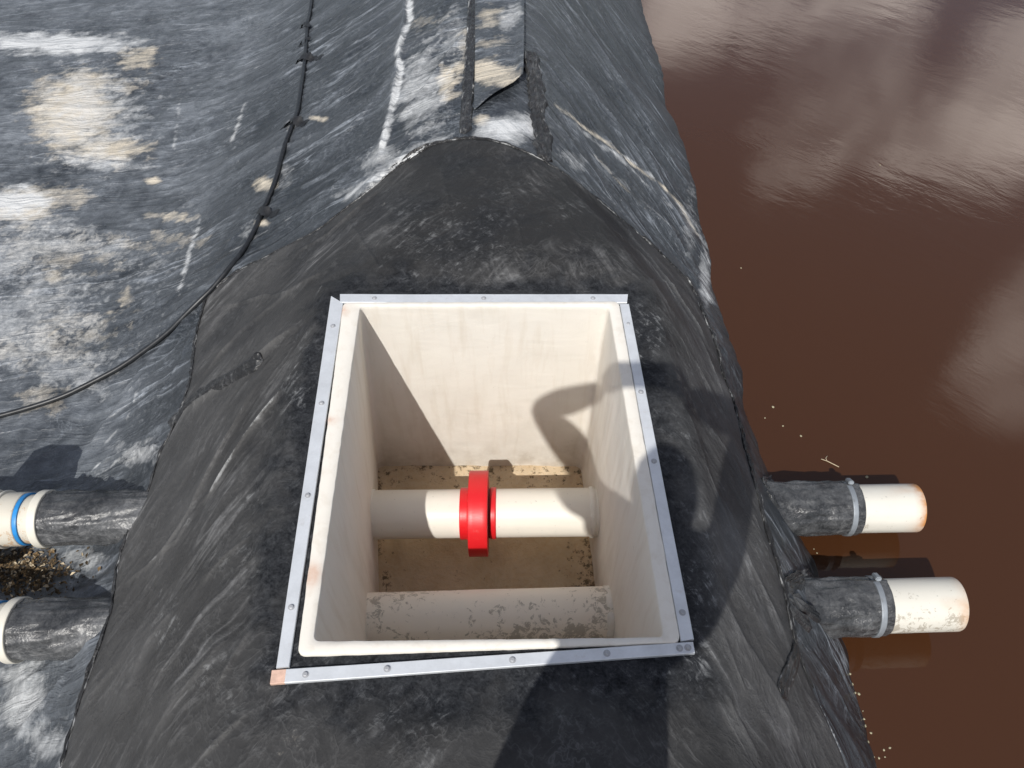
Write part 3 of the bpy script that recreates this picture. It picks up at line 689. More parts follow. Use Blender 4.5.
# loose flap of liner on the ridge, its lower and right edges standing open
fl_l = resample(poly_px([(474, -70), (475, 0), (475, 60), (474, 112)]), 0.02); fl_r = resample(poly_px([(524, -70), (524, 0), (524, 50), (523, 84)]), 0.02)
nu, nv = 90, 40
A_ = np.stack([np.interp(np.linspace(0, 1, nu), np.linspace(0, 1, len(fl_l)), fl_l[:, k]) for k in (0, 1)], -1)
B_ = np.stack([np.interp(np.linspace(0, 1, nu), np.linspace(0, 1, len(fl_r)), fl_r[:, k]) for k in (0, 1)], -1)
vv = np.linspace(0, 1, nv)[None, :, None]
PP = A_[:, None] * (1 - vv) + B_[:, None] * vv
uu = np.linspace(0, 1, nu)[:, None] * np.ones((1, nv)); v2 = vv[..., 0] * np.ones((nu, 1))
PZ = np.array([[gz(*PP[i, j]) for j in range(nv)] for i in range(nu)])
PZ = PZ + 0.012 + 0.016 * sstep(0.88, 1.0, uu) * sstep(0.0, 0.35, v2) + 0.024 * sstep(0.75, 1.0, v2) + 0.006 * fbm(PP[..., 0] * 6, PP[..., 1] * 6, 3, 160)
top = np.concatenate([PP, PZ[..., None]], -1)
under = top.copy(); under[..., 2] -= 0.004
idx = np.arange(nu * nv).reshape(nu, nv); off = nu * nv
Fl = grid_faces(nu, nv).tolist()
Fl = [f[::-1] for f in Fl] + [[a + off for a in f] for f in Fl]
loop = list(idx[0, :]) + list(idx[1:, -1]) + list(idx[-1, -2::-1]) + list(idx[-2:0:-1, 0])
for a, b in zip(loop, loop[1:] + loop[:1]): Fl.append([a, b, b + off, a + off])
X_, Y_ = PP[..., 0], PP[..., 1]
fn = fbm(X_ * 9, Y_ * 12, 4, 170)
ftan = np.maximum.reduce([0.95 * blob(X_, Y_, 490, 75, 26, 14, .8, 1), .8 * blob(X_, Y_, 505, 85, 22, 8, .8, 4), 0.6 * blob(X_, Y_, 488, 20, 16, 12, 1.0, 2), 0.45 * blob(X_, Y_, 495, 45, 24, 8, 1.2, 3)])
fch = 0.5 * blob(X_, Y_, 512, 18, 16, 14, 1.0, 5)
flap = mesh('liner_flap', np.concatenate([top.reshape(-1, 3), under.reshape(-1, 3)]), Fl, M['old_liner'],
            attrs={k: np.tile(np.asarray(v).ravel(), 2) for k, v in dict(dust=0.46 + 0.1 * fn, chalk=fch, tan=ftan, tar=np.zeros(fn.shape), scuff=0.5 + 0 * fn, side=np.zeros(fn.shape)).items()})
tag(flap, 'loose black liner flap on the bank top with tan silt and an open lower edge', 'liner flap')

# ------------------------------------------------------------------ the sump
chamber = empty('concrete_chamber', (float(bc[0]), float(bc[1]), FLOOR_Z), 'open cream concrete chamber with an aluminium bar frame bolted round its rim', 'concrete chamber')
def rounded(P, r, per):
    """closed polygon with rounded corners and evenly divided sides"""
    out = []; n = len(P)
    for i in range(n):
        a, b, c = P[i - 1], P[i], P[(i + 1) % n]
        d1 = (a - b) / np.linalg.norm(a - b); d2 = (c - b) / np.linalg.norm(c - b)
        p, q = b + d1 * r, b + d2 * r
        for t in np.linspace(0, 1, 6): out.append((1 - t) ** 2 * p + 2 * t * (1 - t) * b + t * t * q)
        e = P[(i + 1) % n] + (b - c) / np.linalg.norm(b - c) * r
        for t in np.linspace(0, 1, per + 2)[1:-1]: out.append(q * (1 - t) + e * t)
    return np.array(out)
per = 70
Lo, Li, Lb = rounded(rim_out, 0.018, per), rounded(rim_in, 0.016, per), rounded(rim_bot, 0.03, per)
rows = []
def row(P, z): rows.append(np.concatenate([P, np.full((len(P), 1), z)], 1))
row(Lo, -0.25); row(Lo, RIM_Z - 0.004); row(Lo + (Li - Lo) * 0.05, RIM_Z - 0.001); row(Lo + (Li - Lo) * 0.12, RIM_Z)
row(Lo + (Li - Lo) * 0.55, RIM_Z); row(Lo + (Li - Lo) * 0.95, RIM_Z - 0.0005); row(Li, RIM_Z - 0.0025)
nz = 70
for t in np.linspace(0, 1, nz)[1:]:
    row(Li + (Lb - Li) * t, (RIM_Z - 0.0025) + (FLOOR_Z - RIM_Z) * t)
W = np.array(rows); nn = W.shape[1]
k_ = np.arange(nn)[None] * np.ones((len(rows), 1)); zz = W[..., 2]
ang = np.arctan2(W[..., 1] - bc[1], W[..., 0] - bc[0])
wob = (0.0028 * fbm(ang * 4, zz * 4, 2, 300)) * sstep(0.0, -0.05, zz) + 0.0010 * perlin(ang * 9, zz * 2, 305) + (0.0010 * perlin(k_ * 0.31, zz * 0 + 2, 306) + 0.0007 * perlin(k_ * 0.83, zz * 0 + 7, 307)) * sstep(-0.06, 0.0, zz)
rad = W[..., :2] - bc; rad /= np.linalg.norm(rad, axis=-1)[..., None]
W[1:, :, :2] += (rad * wob[..., None])[1:]
W[2:6, :, 2] += 0.0008 * perlin(ang[2:6] * 16, zz[2:6] * 0 + 1, 308)
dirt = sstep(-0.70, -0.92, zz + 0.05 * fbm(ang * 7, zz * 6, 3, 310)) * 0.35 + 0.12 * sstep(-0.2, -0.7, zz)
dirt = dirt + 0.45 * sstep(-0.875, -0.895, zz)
rust = np.zeros(zz.shape)
for (px, py, r) in [(311, 575, 0.03), (330, 420, 0.012), (341, 310, .02)]:
    c = at_z(px, py, RIM_Z); rust = np.maximum(rust, 0.9 * np.exp(-(((W[..., 0] - c[0]) / 0.02) ** 2 + ((W[..., 1] - c[1]) / r) ** 2)) * (zz > -0.01))
rust = np.maximum(rust, 0.35 * sstep(0.004, 0.0, np.abs(zz - (RIM_Z - 0.008))) * (W[..., 0] < bc[0] - .3))
mesh('wall', W.reshape(-1, 3), grid_faces(len(rows), nn, True)[:, ::-1], M['concrete'], chamber, attrs=dict(dirt=dirt, rust=rust))
# chamber floor, slightly dished, dirt gathered in the corners
nf = 70
u_, v_ = np.meshgrid(np.linspace(-0.02, 1.02, nf), np.linspace(-0.02, 1.02, nf))
a, b, c, d = rim_bot[3], rim_bot[2], rim_bot[1], rim_bot[0]
FP = ((1 - u_) * (1 - v_))[..., None] * a + (u_ * (1 - v_))[..., None] * b + (u_ * v_)[..., None] * c + ((1 - u_) * v_)[..., None] * d
ed = np.minimum(np.minimum(u_, 1 - u_), np.minimum(v_, 1 - v_))
FZ = FLOOR_Z + 0.012 + 0.006 * fbm(FP[..., 0] * 9, FP[..., 1] * 9, 4, 320) + 0.018 * sstep(0.07, 0.0, ed)
mesh('floor', np.concatenate([FP, FZ[..., None]], -1).reshape(-1, 3), grid_faces(nf, nf), M['floor'], chamber,
     attrs=dict(dirt=sstep(0.16, 0.0, ed) + 0.5 * sstep(0.3, 0.0, np.hypot(1 - u_, v_ - 0.5))))

# aluminium bars bolted round the rim
BZ = 0.004
def bar(corners, bolts, patch=None):
    """corners in the photo: start-outer, start-inner, end-inner, end-outer"""
    Q = xy(corners, BZ + 0.005); n = 60; V = []; bvl = 0.0012
    for i in range(n + 1):
        t = i / n; o = Q[0] * (1 - t) + Q[3] * t; q = Q[1] * (1 - t) + Q[2] * t
        dz = 0.0012 * float(perlin(np.array(t * 5.0), np.array(Q[0][0] * 7), 330)); w = (q - o) / np.linalg.norm(q - o)
        for p, z in ((o, BZ - 0.004), (o, BZ + 0.004), (o + w * bvl, BZ + 0.0052), (q - w * bvl, BZ + 0.0052), (q, BZ + 0.004), (q, BZ - 0.004)):
            V.append((p[0], p[1], z + dz))
    Fc = [list(f) for f in grid_faces(n + 1, 6, True)] + [list(range(6)), list(range(n * 6, n * 6 + 6))[::-1]]
    o = mesh('frame_bar', V, Fc, [M['alu'], M['peach']], chamber, smooth=False)
    if patch:
        for p in o.data.polygons:
            if p.center.y * 0 == 0 and max(o.data.vertices[v].index // 6 for v in p.vertices) <= patch: p.material_index = 1
    bm = bmesh.new(); bm.from_mesh(o.data); bmesh.ops.recalc_face_normals(bm, faces=bm.faces); bm.to_mesh(o.data); bm.free()
    for t in bolts:
        p = (Q[0] * (1 - t) + Q[3] * t + Q[1] * (1 - t) + Q[2] * t) / 2
        bolt(p, o)
    return o
def bolt(p, parent):
    V = []; K = 16
    # washer then hexagonal head
    prof = [(0.0078, 0.0), (0.0078, 0.0010), (0.0050, 0.0012), (0.0048, 0.0040), (0.0036, 0.0048), (0.0, 0.0048)]
    for r, z in prof:
        for k in range(K):
            a = 2 * math.pi * k / K + p[0] * 30
            rr = r
            V.append((p[0] + rr * math.cos(a), p[1] + rr * math.sin(a), BZ + 0.0048 + z))
    mesh('bolt', V, [list(f) for f in grid_faces(len(prof), K, True)], M['bolt'], parent, smooth=False)
bar([(340, 294), (340, 302.5), (627, 302.5), (628, 294)], [0.12, 0.5, 0.88])
bar([(331, 296), (343, 303), (289, 666.5), (276, 668)], [0.10, 0.36, 0.62, 0.88])
bar([(620, 304.5), (629, 304), (694, 639), (681, 641)][::1], [0.08, 0.33, 0.55, 0.94])
bar([(270, 684), (272, 670), (693, 641.5), (695, 653)], [0.08, 0.27, 0.565, 0.79, 0.965, 0.985], patch=2)

# ------------------------------------------------------------------ pipes
R_P = 0.083
def yA(x): return 1.425 + 0.0145 * (np.asarray(x) + 1.5)          # upper pipe line
def yB(x): return 1.050 + 0.029 * (np.asarray(x) + 0.48)          # lower pipe line
ZA, ZB = -0.675, -0.655
def pwob(seed): return lambda X, A, R: 0.0008 * perlin(X * 5 + 3, np.cos(A) * 2 + np.sin(A) * 3, seed)
xa0, xa1 = -0.56, 0.44
p = empty('white_pipe', (0, float(yA(0)), ZA), 'clean cream white pipe across the chamber carrying the red flange coupling', 'pipe', 'pipes crossing the chamber')
xs = lambda a, b, n=30: [(x, R_P) for x in np.linspace(a, b, n)]
lathe('pipe', xs(xa0, xa1), yA, ZA, M['pipe_clean'], p, wob=pwob(1))
for a, b in ((-0.497, -0.470), (0.262, 0.283)):
    lathe('mortar_collar', [(a, R_P), (a + 0.002, R_P + 0.004), ((a + b) / 2, R_P + 0.005), (b - 0.002, R_P + 0.004), (b, R_P)], yA, ZA, M['concrete'], p,
          wob=lambda X, A, R: 0.004 * perlin(A * 4, X * 60, 340) - 0.002)
q = empty('white_pipe', (0, float(yB(0)), ZB), 'scuffed white pipe with grey peeling patches at the front of the chamber', 'pipe', 'pipes crossing the chamber')
lathe('pipe', xs(-0.56, 0.44), yB, ZB, M['pipe_scuffed'], q, wob=pwob(2))
lathe('mortar_collar', [(0.285, R_P), (0.287, R_P + 0.003), (0.30, R_P + 0.004), (0.32, R_P)], yB, ZB, M['concrete'], q, wob=lambda X, A, R: 0.004 * perlin(A * 4, X * 60, 341) - 0.002)

# red coupling on the upper pipe
cx = -0.113
v = empty('flange_coupling', (cx, float(yA(cx)), ZA), 'bright red flange coupling clamped round the cream pipe in the chamber', 'coupling')
def ring(name, x0, x1, r, mat, parent, yf, z, rin=R_P - 0.004, bev=0.0018, wob=None, segs=96):
    n = 5
    pr = [(x0, rin), (x0, r - bev), (x0 + bev * .3, r - bev * .3), (x0 + bev, r)] + [(x, r) for x in np.linspace(x0 + bev, x1 - bev, n)[1:-1]] + [(x1 - bev, r), (x1 - bev * .3, r - bev * .3), (x1, r - bev), (x1, rin)]
    return lathe(name, pr, yf, z, mat, parent, segs, wob)
ring('flange', -0.145, -0.081, 0.146, M['red'], v, yA, ZA)
ring('hub', -0.176, -0.1452, 0.0885, M['red'], v, yA, ZA)
ring('hub', -0.0735, -0.054, 0.0885, M['red'], v, yA, ZA)
ring('gasket', -0.0808, -0.0737, 0.0845, M['dark_red'], v, yA, ZA)

# outlets over the water
def boot(name, x_slope, x_end, yf, z, parent, seed, flare, right=True):
    """liner sleeve welded to the slope and strapped to the pipe"""
    sgn = 1 if right else -1
    n = 60; X0 = np.linspace(x_slope, x_end, n)
    prof = []
    for x in X0:
        t = abs(x - x_slope)
        prof.append((x, R_P + 0.006 + flare * math.exp(-t / 0.045)))
    prof.append((x_end + sgn * 0.004, R_P + 0.004)); prof.append((x_end + sgn * 0.004, R_P - 0.001))
    def wob(X, A, R):
        w = 0.004 * perlin(X * 14 + seed, A * 1.6, seed) + 0.0045 * (ridged(X * 5 + A * 0.8, A * 2.2, 2, seed + 2) - 0.5) + 0.0012 * ridged(X * 12 - A, A * 3.0 + X * 8, 2, seed + 9)
        seam = 0.007 * np.exp(-((A - 0.75 - 0.15 * np.sin(X * 9)) / 0.06) ** 2) + 0.006 * np.exp(-((A - 1.05) / 0.05) ** 2)
        fl_ = np.exp(-np.abs(X - x_slope) / 0.05)
        w = w * (0.35 + 0.65 * np.clip(np.abs(X - x_end) / 0.05, 0, 1)) + 0.012 * fl_ * perlin(A * 2.5, X * 12, seed + 5)
        return w + seam
    return lathe(name, prof, yf, z, M['sleeve'], parent, 96, wob)
def outlet(yf, z, xs0, xs1, xend, label, rust_amt, seed):
    o = empty('outlet_pipe', (xs1, float(yf(xs1)), z), label, 'pipe', 'outlet pipes over the water')
    pr = [(x, R_P) for x in np.linspace(xs0 - 0.1, xend - 0.004, 40)] + [(xend - 0.001, R_P - 0.001), (xend, R_P - 0.004), (xend, R_P - 0.008), (xend - 0.3, R_P - 0.009)]
    ob = lathe('pipe', pr, yf, z, M['pipe_out'] if rust_amt > 0.5 else M['pipe_out_stained'], o, wob=pwob(seed))
    co = np.empty(len(ob.data.vertices) * 3, np.float32); ob.data.vertices.foreach_get('co', co); co = co.reshape(-1, 3)
    X = co[:, 0] + xs1; rr = rust_amt * sstep(xend - 0.035, xend - 0.004, X) + 0.35 * sstep(xend - 0.16, xend, X) * sstep(0.0, 0.5, perlin(X * 9, co[:, 1] * 16, seed))
    at = ob.data.attributes.new('rust', 'FLOAT', 'POINT'); at.data.foreach_set('value', rr.astype(np.float32))
    boot('sleeve', xs0, xs1, yf, z, o, seed, 0.060)
    b = ring('band_clamp', xs1 - 0.040, xs1 - 0.022, R_P + 0.0105, M['steel'], o, yf, z, rin=R_P, bev=0.0015, wob=lambda X, A, R: 0.0012 * perlin(A * 5, X * 40, seed + 1))
    yy = float(yf(xs1))
    a = 0.95
    box('screw_housing', (xs1 - 0.025, yy + (R_P + 0.017) * math.cos(a), z + (R_P + 0.017) * math.sin(a)), (0.018, 0.034, 0.014), M['steel'], b, 0.003, Matrix.Rotation(a - math.pi / 2, 3, 'X'))
    return o
oA = outlet(yA, ZA, 0.79, 1.178, 1.39, 'white outlet pipe over the water with an orange rusty end, farther of two', 1.0, 11)
oB = outlet(yB, ZB, 0.80, 1.155, 1.388, 'scratched white outlet pipe over the water in a black sleeve, nearer of two', 0.30, 14)

for o_, pts in ((oA, [(766, 492), (780, 512), (796, 530), (809, 543)]), (oA, [(763, 486), (772, 484), (786, 486)]), (oB, [(792, 596), (806, 610), (822, 622), (837, 633)]), (oB, [(784, 588), (796, 581), (812, 577)]), (oB, [(785, 596), (797, 616), (812, 628)])):
    ribbon('collar_fold', pts, 0.050, 0.022, M['sleeve'], o_, 20 + pts[0][0] % 7, 0.45)
# inlets on the left slope
def inlet(yf, z, xs0, xs1, label, seed, big):
    o = empty('inlet_pipe', (xs1, float(yf(xs1)), z), label, 'pipe', 'pipes entering the left slope')
    lathe('pipe', [(x, R_P) for x in np.linspace(xs0 + 0.1, -2.6, 40)] + [(-2.602, R_P - 0.003), (-2.602, R_P - 0.008), (-2.4, R_P - 0.009)], yf, z, M['pipe_left'], o, wob=pwob(seed))
    boot('sleeve', xs0, xs1, yf, z, o, seed, 0.03, right=False)
    ring('white_band', xs1 - 0.008, xs1 + 0.022, R_P + 0.0155, M['white_ring'], o, yf, z, rin=R_P, bev=0.003)
    ring('blue_stripe', xs1 - 0.058, xs1 - 0.044, R_P + 0.006, M['blue'], o, yf, z, rin=R_P - 0.002, bev=0.001)
    if big:
        ring('socket', xs1 - 0.19, xs1 - 0.0585, R_P + 0.0085, M['pipe_left'], o, yf, z, rin=R_P - 0.002, bev=0.004)
        ring('lip', xs1 - 0.134, xs1 - 0.122, R_P + 0.016, M['white_ring'], o, yf, z, rin=R_P, bev=0.004)
        ring('lip', xs1 - 0.182, xs1 - 0.160, R_P + 0.018, M['white_ring'], o, yf, z, rin=R_P, bev=0.004)
        ring('flange', -2.09, -1.83, 0.205, M['steel'], o, yf, z, rin=R_P, bev=0.065, segs=14)
    else:
        ring('socket', xs1 - 0.20, xs1 - 0.0585, R_P + 0.0085, M['white_ring'], o, yf, z, rin=R_P - 0.002, bev=0.004)
    return o
inlet(yA, ZA, -1.10, -1.595, 'stained white pipe with a bright blue stripe entering the left slope in a black sleeve', 21, True)
inlet(yB, ZB, -1.06, -1.522, 'nearer white banded pipe in a wrinkled black sleeve on the left slope', 25, False)

# ------------------------------------------------------------------ hose down the left slope
hp = poly_px([(318, -60), (313, -5), (308, 30), (305, 66), (297, 118), (283, 160), (268, 205), (243, 255), (214, 292), (180, 325), (140, 357), (95, 385), (50, 404), (5, 417), (-45, 428), (-120, 440)])
hp = resample(hp, 0.02)
hz = np.array([top_z(*a) for a in hp]); kk = np.ones(7) / 7
hz = np.maximum(np.convolve(np.pad(hz, 3, 'edge'), kk, 'valid'), hz - 0.004) + 0.011
hose = empty('black_hose', (float(hp[40][0]), float(hp[40][1]), float(hz[40])), 'thin black hose running down the dusty left slope and curving towards the pipes', 'hose')
tube('hose', np.c_[hp, hz], 0.0112, M['hose'], hose, 12)
for px, py, dx, dy in [(306, 62, 16, -5), (291, 128, 16, -2), (264, 217, 14, -3), (304, 30, 7, 1), (303, 45, 8, -2)]:
    P = [(px - dx * 0.5, py - dy * 0.5), (px, py), (px + dx, py + dy)]
    W_ = resample(poly_px(P), 0.012); V = []
    T = np.gradient(W_, axis=0); T /= np.linalg.norm(T, axis=1)[:, None]; Nn = np.stack([-T[:, 1], T[:, 0]], -1)
    wd = 0.028 if abs(dx) > 10 else 0.012
    for i in range(len(W_)):
        dmin = np.min(np.hypot(*(hp - W_[i]).T))
        hb = 0.030 * max(0.0, 1 - (dmin / 0.04) ** 2) ** 0.5 if dmin < 0.04 else 0
        for q_ in (-1, -0.5, 0, 0.5, 1):
            x, y = W_[i] + Nn[i] * wd * q_ * (0.8 + 0.2 * math.sin(i * 1.7))
            V.append((x, y, top_z(x, y) + 0.003 + hb + 0.002 * math.sin(i * 2 + q_ * 3)))
    mesh('strap', V, grid_faces(len(W_), 5)[:, ::-1], M['strap'], hose)

# ------------------------------------------------------------------ water
wx0, wx1 = 0.30, 90
wxs = axis([(0.30, 3.5, 0.05, 0.05), (3.5, 90, 0.1, 8)]); wys = axis([(-40, -1, 5, 0.1), (-1, 8, 0.06, 0.1), (8, 90, 0.2, 8)])
WX, WY = np.meshgrid(wxs, wys)
water = mesh('water', np.stack([WX, WY, np.full(WX.shape, WATER_Z)], -1).reshape(-1, 3), grid_faces(len(wys), len(wxs)), M['water'])
tag(water, 'still brown pond water', 'water', kind='structure')

# ------------------------------------------------------------------ small floating things
def lump_mesh(name, sx, sy, sz, mat, seed):
    bm = bmesh.new(); bmesh.ops.create_icosphere(bm, subdivisions=2, radius=1)
    r = random.Random(seed)
    for v_ in bm.verts:
        k = 0.75 + 0.5 * r.random(); v_.co = Vector((v_.co.x * sx * k, v_.co.y * sy * k, v_.co.z * sz))
    me = bpy.data.meshes.new(name); bm.to_mesh(me); bm.free(); me.materials.append(mat); return me
fm = [lump_mesh('foam_fleck', 0.006, 0.005, 0.003, M['foam'], k) for k in range(4)]
def fleck(px, py, s, label, group, i):
    x, y = at_z(px, py, WATER_Z + 0.001)
    o = link('foam_fleck', fm[i % 4]); o.location = (x, y, WATER_Z + 0.001); o.rotation_euler.z = i * 1.7; o.scale = (s, s, s)
    tag(o, label, 'foam fleck', group)
rr = random.Random(5)
edge_pts = [(841, 653), (845, 662), (848, 674), (850, 684), (853, 693), (857, 694), (861, 711), (862, 719), (863, 726), (869, 733), (866, 742), (872, 757), (882, 750), (883, 757), (877, 758), (888, 748), (836, 646), (812, 549), (815, 553)]
for i, (px, py) in enumerate(edge_pts):
    fleck(px + 2, py, 0.3 + 0.5 * rr.random(), 'tiny yellowish fleck floating along the liner edge below the nearer outlet pipe' if py > 600 else 'tiny yellowish fleck floating between the two outlet pipes', 'flecks along the liner edge', i)
for i, (px, py, s_) in enumerate([(773, 407, 0.9), (783, 426, 0.6), (801, 436, 0.8), (867, 477, 1.0), (741, 268, 0.6), (765, 418, 0.5), (880, 165, 0.6)]):
    fleck(px, py, s_, 'tiny pale fleck floating on the open brown water beyond the outlet pipes', 'flecks on the open water', i + 3)
tw = np.array([(*at_z(px, py, WATER_Z + 0.004), WATER_Z + 0.004) for px, py in [(821, 459), (827, 461), (833, 464), (839, 467)]])
t1 = empty('twig', tuple(map(float, tw[1])), 'thin pale forked twig floating on the brown water', 'twig')
tube('stem', tw, 0.0016, M['pale_litter'], t1, 6)
tube('branch', np.array([tw[1], tw[1] + (-0.002, 0.012, 0.001), tw[1] + (0.006, 0.022, 0.002)]), 0.0013, M['pale_litter'], t1, 6)

# soil and leaf litter caught between the left pipes
V, Fc, mi = [], [], []
rg = random.Random(11)
for k in range(900):
    px, py = rg.gauss(22, 26), rg.gauss(572, 14)
    if py > 602 or py < 545: continue
    x, y = hit(px, py); z = top_z(x, y)
    s_ = rg.uniform(0.003, 0.013); a = rg.uniform(0, 6.28); e = rg.uniform(-0.6, 0.6)
    ca_, sa_ = math.cos(a), math.sin(a); b0 = len(V)
    asp = rg.uniform(0.25, 0.8); h0 = rg.uniform(0.002, 0.010)
    for u2_, v2_, hh in ((-1, 0, 0), (0, -asp, .35), (1, 0, 0), (0, asp, .35)):
        V.append((x + s_ * (u2_ * ca_ - v2_ * sa_), y + s_ * (u2_ * sa_ + v2_ * ca_), z + h0 + s_ * (hh + u2_ * e)))
    Fc.append([b0, b0 + 1, b0 + 2, b0 + 3]); mi.append(rg.choice([0, 0, 0, 0, 1, 1, 0, 1, 2]))
lit = mesh('leaf_litter', V, Fc, [M['soil'], M['litter'], M['pale_litter']], smooth=False)
for p_, m_ in zip(lit.data.polygons, mi): p_.material_index = m_
tag(lit, 'dark soil and leaf litter caught between the left pipes', 'leaf litter', kind='stuff')

# ------------------------------------------------------------------ the photographer, standing behind the camera
M['shirt'] = plain('shirt_cloth', (0.12, 0.16, 0.24), 0.85, var=0.15, scale=60)
M['trousers'] = plain('trouser_cloth', (0.05, 0.055, 0.07), 0.9, var=0.2, scale=60)
M['skin'] = plain('skin', (0.42, 0.26, 0.18), 0.55, var=0.06, scale=40)
M['hair'] = plain('hair', (0.03, 0.022, 0.016), 0.6, var=0.4, scale=120)
M['boots'] = plain('boot_leather', (0.05, 0.035, 0.022), 0.6, var=0.3, scale=50)
M['phone'] = plain('phone_shell', (0.02, 0.02, 0.022), 0.3, var=0.1, scale=20)
M['glass'] = plain('lens_glass', (0.01, 0.01, 0.013), 0.08, var=0.1, scale=20)

PX, PY = -0.06, -0.27
gzf = top_z(PX, PY)
def skin_mesh(name, verts, edges, radii, mats, pick, parent, levels=2, root=0):
    me = bpy.data.meshes.new(name + '_cage'); me.from_pydata(verts, edges, []); me.update()
    ob = bpy.data.objects.new(name + '_cage', me); C.objects.link(ob)
    sm = ob.modifiers.new('skin', 'SKIN'); sm.use_smooth_shade = True; sm.branch_smoothing = 0.6
    for i, r in enumerate(radii):
        d = me.skin_vertices[0].data[i]; d.radius = r if isinstance(r, tuple) else (r, r); d.use_root = (i == root)
    sb = ob.modifiers.new('sub', 'SUBSURF'); sb.levels = levels; sb.render_levels = levels
    dg = bpy.context.evaluated_depsgraph_get(); dg.update()
    out = bpy.data.meshes.new_from_object(ob.evaluated_get(dg)); out.name = name
    bpy.data.objects.remove(ob); bpy.data.meshes.remove(me)
    out.materials.clear()
    for m in mats: out.materials.append(m)
    o = link(name, out, parent)
    off = Vector(parent.location)
    for v_ in out.vertices: v_.co -= off
    for p_ in out.polygons:
        p_.material_index = pick(p_.center + off); p_.use_smooth = True
    return o
person = empty('person', (PX, PY, gzf), 'person in a dark blue shirt holding a phone out with both hands', 'person')
hd = Vector((-0.015, -0.325, 1.585))
shL, shR = Vector((-0.245, -0.315, 1.39)), Vector((0.165, -0.34, 1.375))
elL, elR = Vector((-0.39, 0.0, 1.48)), Vector((0.315, -0.06, 1.485))
wrL, wrR = Vector((-0.175, -0.045, 1.645)), Vector((0.075, -0.05, 1.635))
verts = [(PX, PY, 0.93), (PX + .03, PY - .01, 1.08), (PX + .035, PY - .03, 1.22), (-0.018, -0.335, 1.37), (-0.017, -0.338, 1.455),
         (shL + shR) / 2 * 0 + shL, (shL + elL) / 2, elL, (elL + wrL) / 2 + Vector((0, 0, .0)), wrL,
         shR, (shR + elR) / 2, elR, (elR + wrR) / 2, wrR,
         (PX - 0.095, PY, 0.86), (PX - 0.11, PY + .02, 0.50), (PX - 0.12, PY - .01, 0.10), (PX - 0.13, PY + .09, 0.045), (PX - 0.135, PY + .16, 0.035),
         (PX + 0.095, PY, 0.86), (PX + 0.11, PY + .01, 0.50), (PX + 0.12, PY - .02, 0.10), (PX + 0.135, PY + .08, 0.045), (PX + 0.145, PY + .15, 0.035),
         (-0.016, -0.335, 1.50)]
verts = [tuple(v_) for v_ in verts]
verts = [(a, b, c + gzf if i in (0, 15, 16, 17, 18, 19, 20, 21, 22, 23, 24) else c) for i, (a, b, c) in enumerate(verts)]
edges = [(0, 1), (1, 2), (2, 3), (3, 4), (4, 25), (3, 5), (5, 6), (6, 7), (7, 8), (8, 9), (3, 10), (10, 11), (11, 12), (12, 13), (13, 14),
         (0, 15), (15, 16), (16, 17), (17, 18), (18, 19), (0, 20), (20, 21), (21, 22), (22, 23), (23, 24)]
radii = [(0.195, 0.125), (0.215, 0.130), (0.262, 0.140), (0.17, 0.11), 0.060, 0.095, 0.080, 0.060, 0.052, 0.032, 0.090, 0.080, 0.070, 0.058, 0.036,
         0.098, 0.066, 0.052, 0.050, 0.038, 0.098, 0.066, 0.052, 0.050, 0.038, 0.054]
def pick(c):
    if c.z < gzf + 0.13: return 3
    if c.z < gzf + 0.96: return 1
    if c.z > 1.45 and abs(c.x + 0.016) < 0.085 and c.y < -0.24: return 2
    if min((c - wrL).length, (c - wrR).length) < 0.09: return 2
    return 0
skin_mesh('body', verts, edges, radii, [M['shirt'], M['trousers'], M['skin'], M['boots']], pick, person)
# head with brow, nose, mouth and ears shaped into one surface
bm = bmesh.new(); bmesh.ops.create_uvsphere(bm, u_segments=40, v_segments=30, radius=1)
for v_ in bm.verts:
    x, y, z = v_.co
    w = 0.076 * (1 - 0.22 * max(0, -z) ** 1.5); d_ = 0.096 * (1 - 0.10 * max(0, -z)); hh = 0.118
    X, Y, Z = x * w, y * d_, z * hh
    if y > 0:
        Y += 0.022 * math.exp(-(x / 0.16) ** 2 - ((z + 0.18) / 0.16) ** 2)      # nose
        Y += 0.006 * math.exp(-(x / 0.5) ** 2 - ((z - 0.22) / 0.10) ** 2)        # brow
        Y -= 0.008 * (math.exp(-((abs(x) - 0.38) / 0.16) ** 2 - ((z - 0.04) / 0.10) ** 2))   # eye sockets
        Y += 0.006 * math.exp(-(x / 0.3) ** 2 - ((z + 0.52) / 0.07) ** 2)        # lips
        Y += 0.010 * math.exp(-(x / 0.35) ** 2 - ((z + 0.85) / 0.14) ** 2)       # chin
    X += math.copysign(0.012, x) * math.exp(-((y + 0.05) / 0.16) ** 2 - ((z + 0.02) / 0.22) ** 2) if abs(x) > 0.6 else 0
    v_.co = (X, Y, Z)
rt = Matrix.Rotation(math.radians(-14), 4, 'X')
bmesh.ops.transform(bm, matrix=Matrix.Translation(hd - Vector(person.location)) @ rt, verts=bm.verts)
me = bpy.data.meshes.new('head'); bm.to_mesh(me); bm.free(); me.materials.append(M['skin'])
for p_ in me.polygons: p_.use_smooth = True
head = link('head', me, person)
for sx in (-1, 1):
    bm = bmesh.new(); bmesh.ops.create_uvsphere(bm, u_segments=14, v_segments=10, radius=0.012)
    bmesh.ops.transform(bm, matrix=Matrix.Translation(hd - Vector(person.location)) @ rt @ Matrix.Translation((sx * 0.029, 0.078, 0.006)), verts=bm.verts)
    me = bpy.data.meshes.new('eye'); bm.to_mesh(me); bm.free(); me.materials.append(M['white_ring']); link('eye', me, head)
bm = bmesh.new(); bmesh.ops.create_uvsphere(bm, u_segments=36, v_segments=24, radius=1)
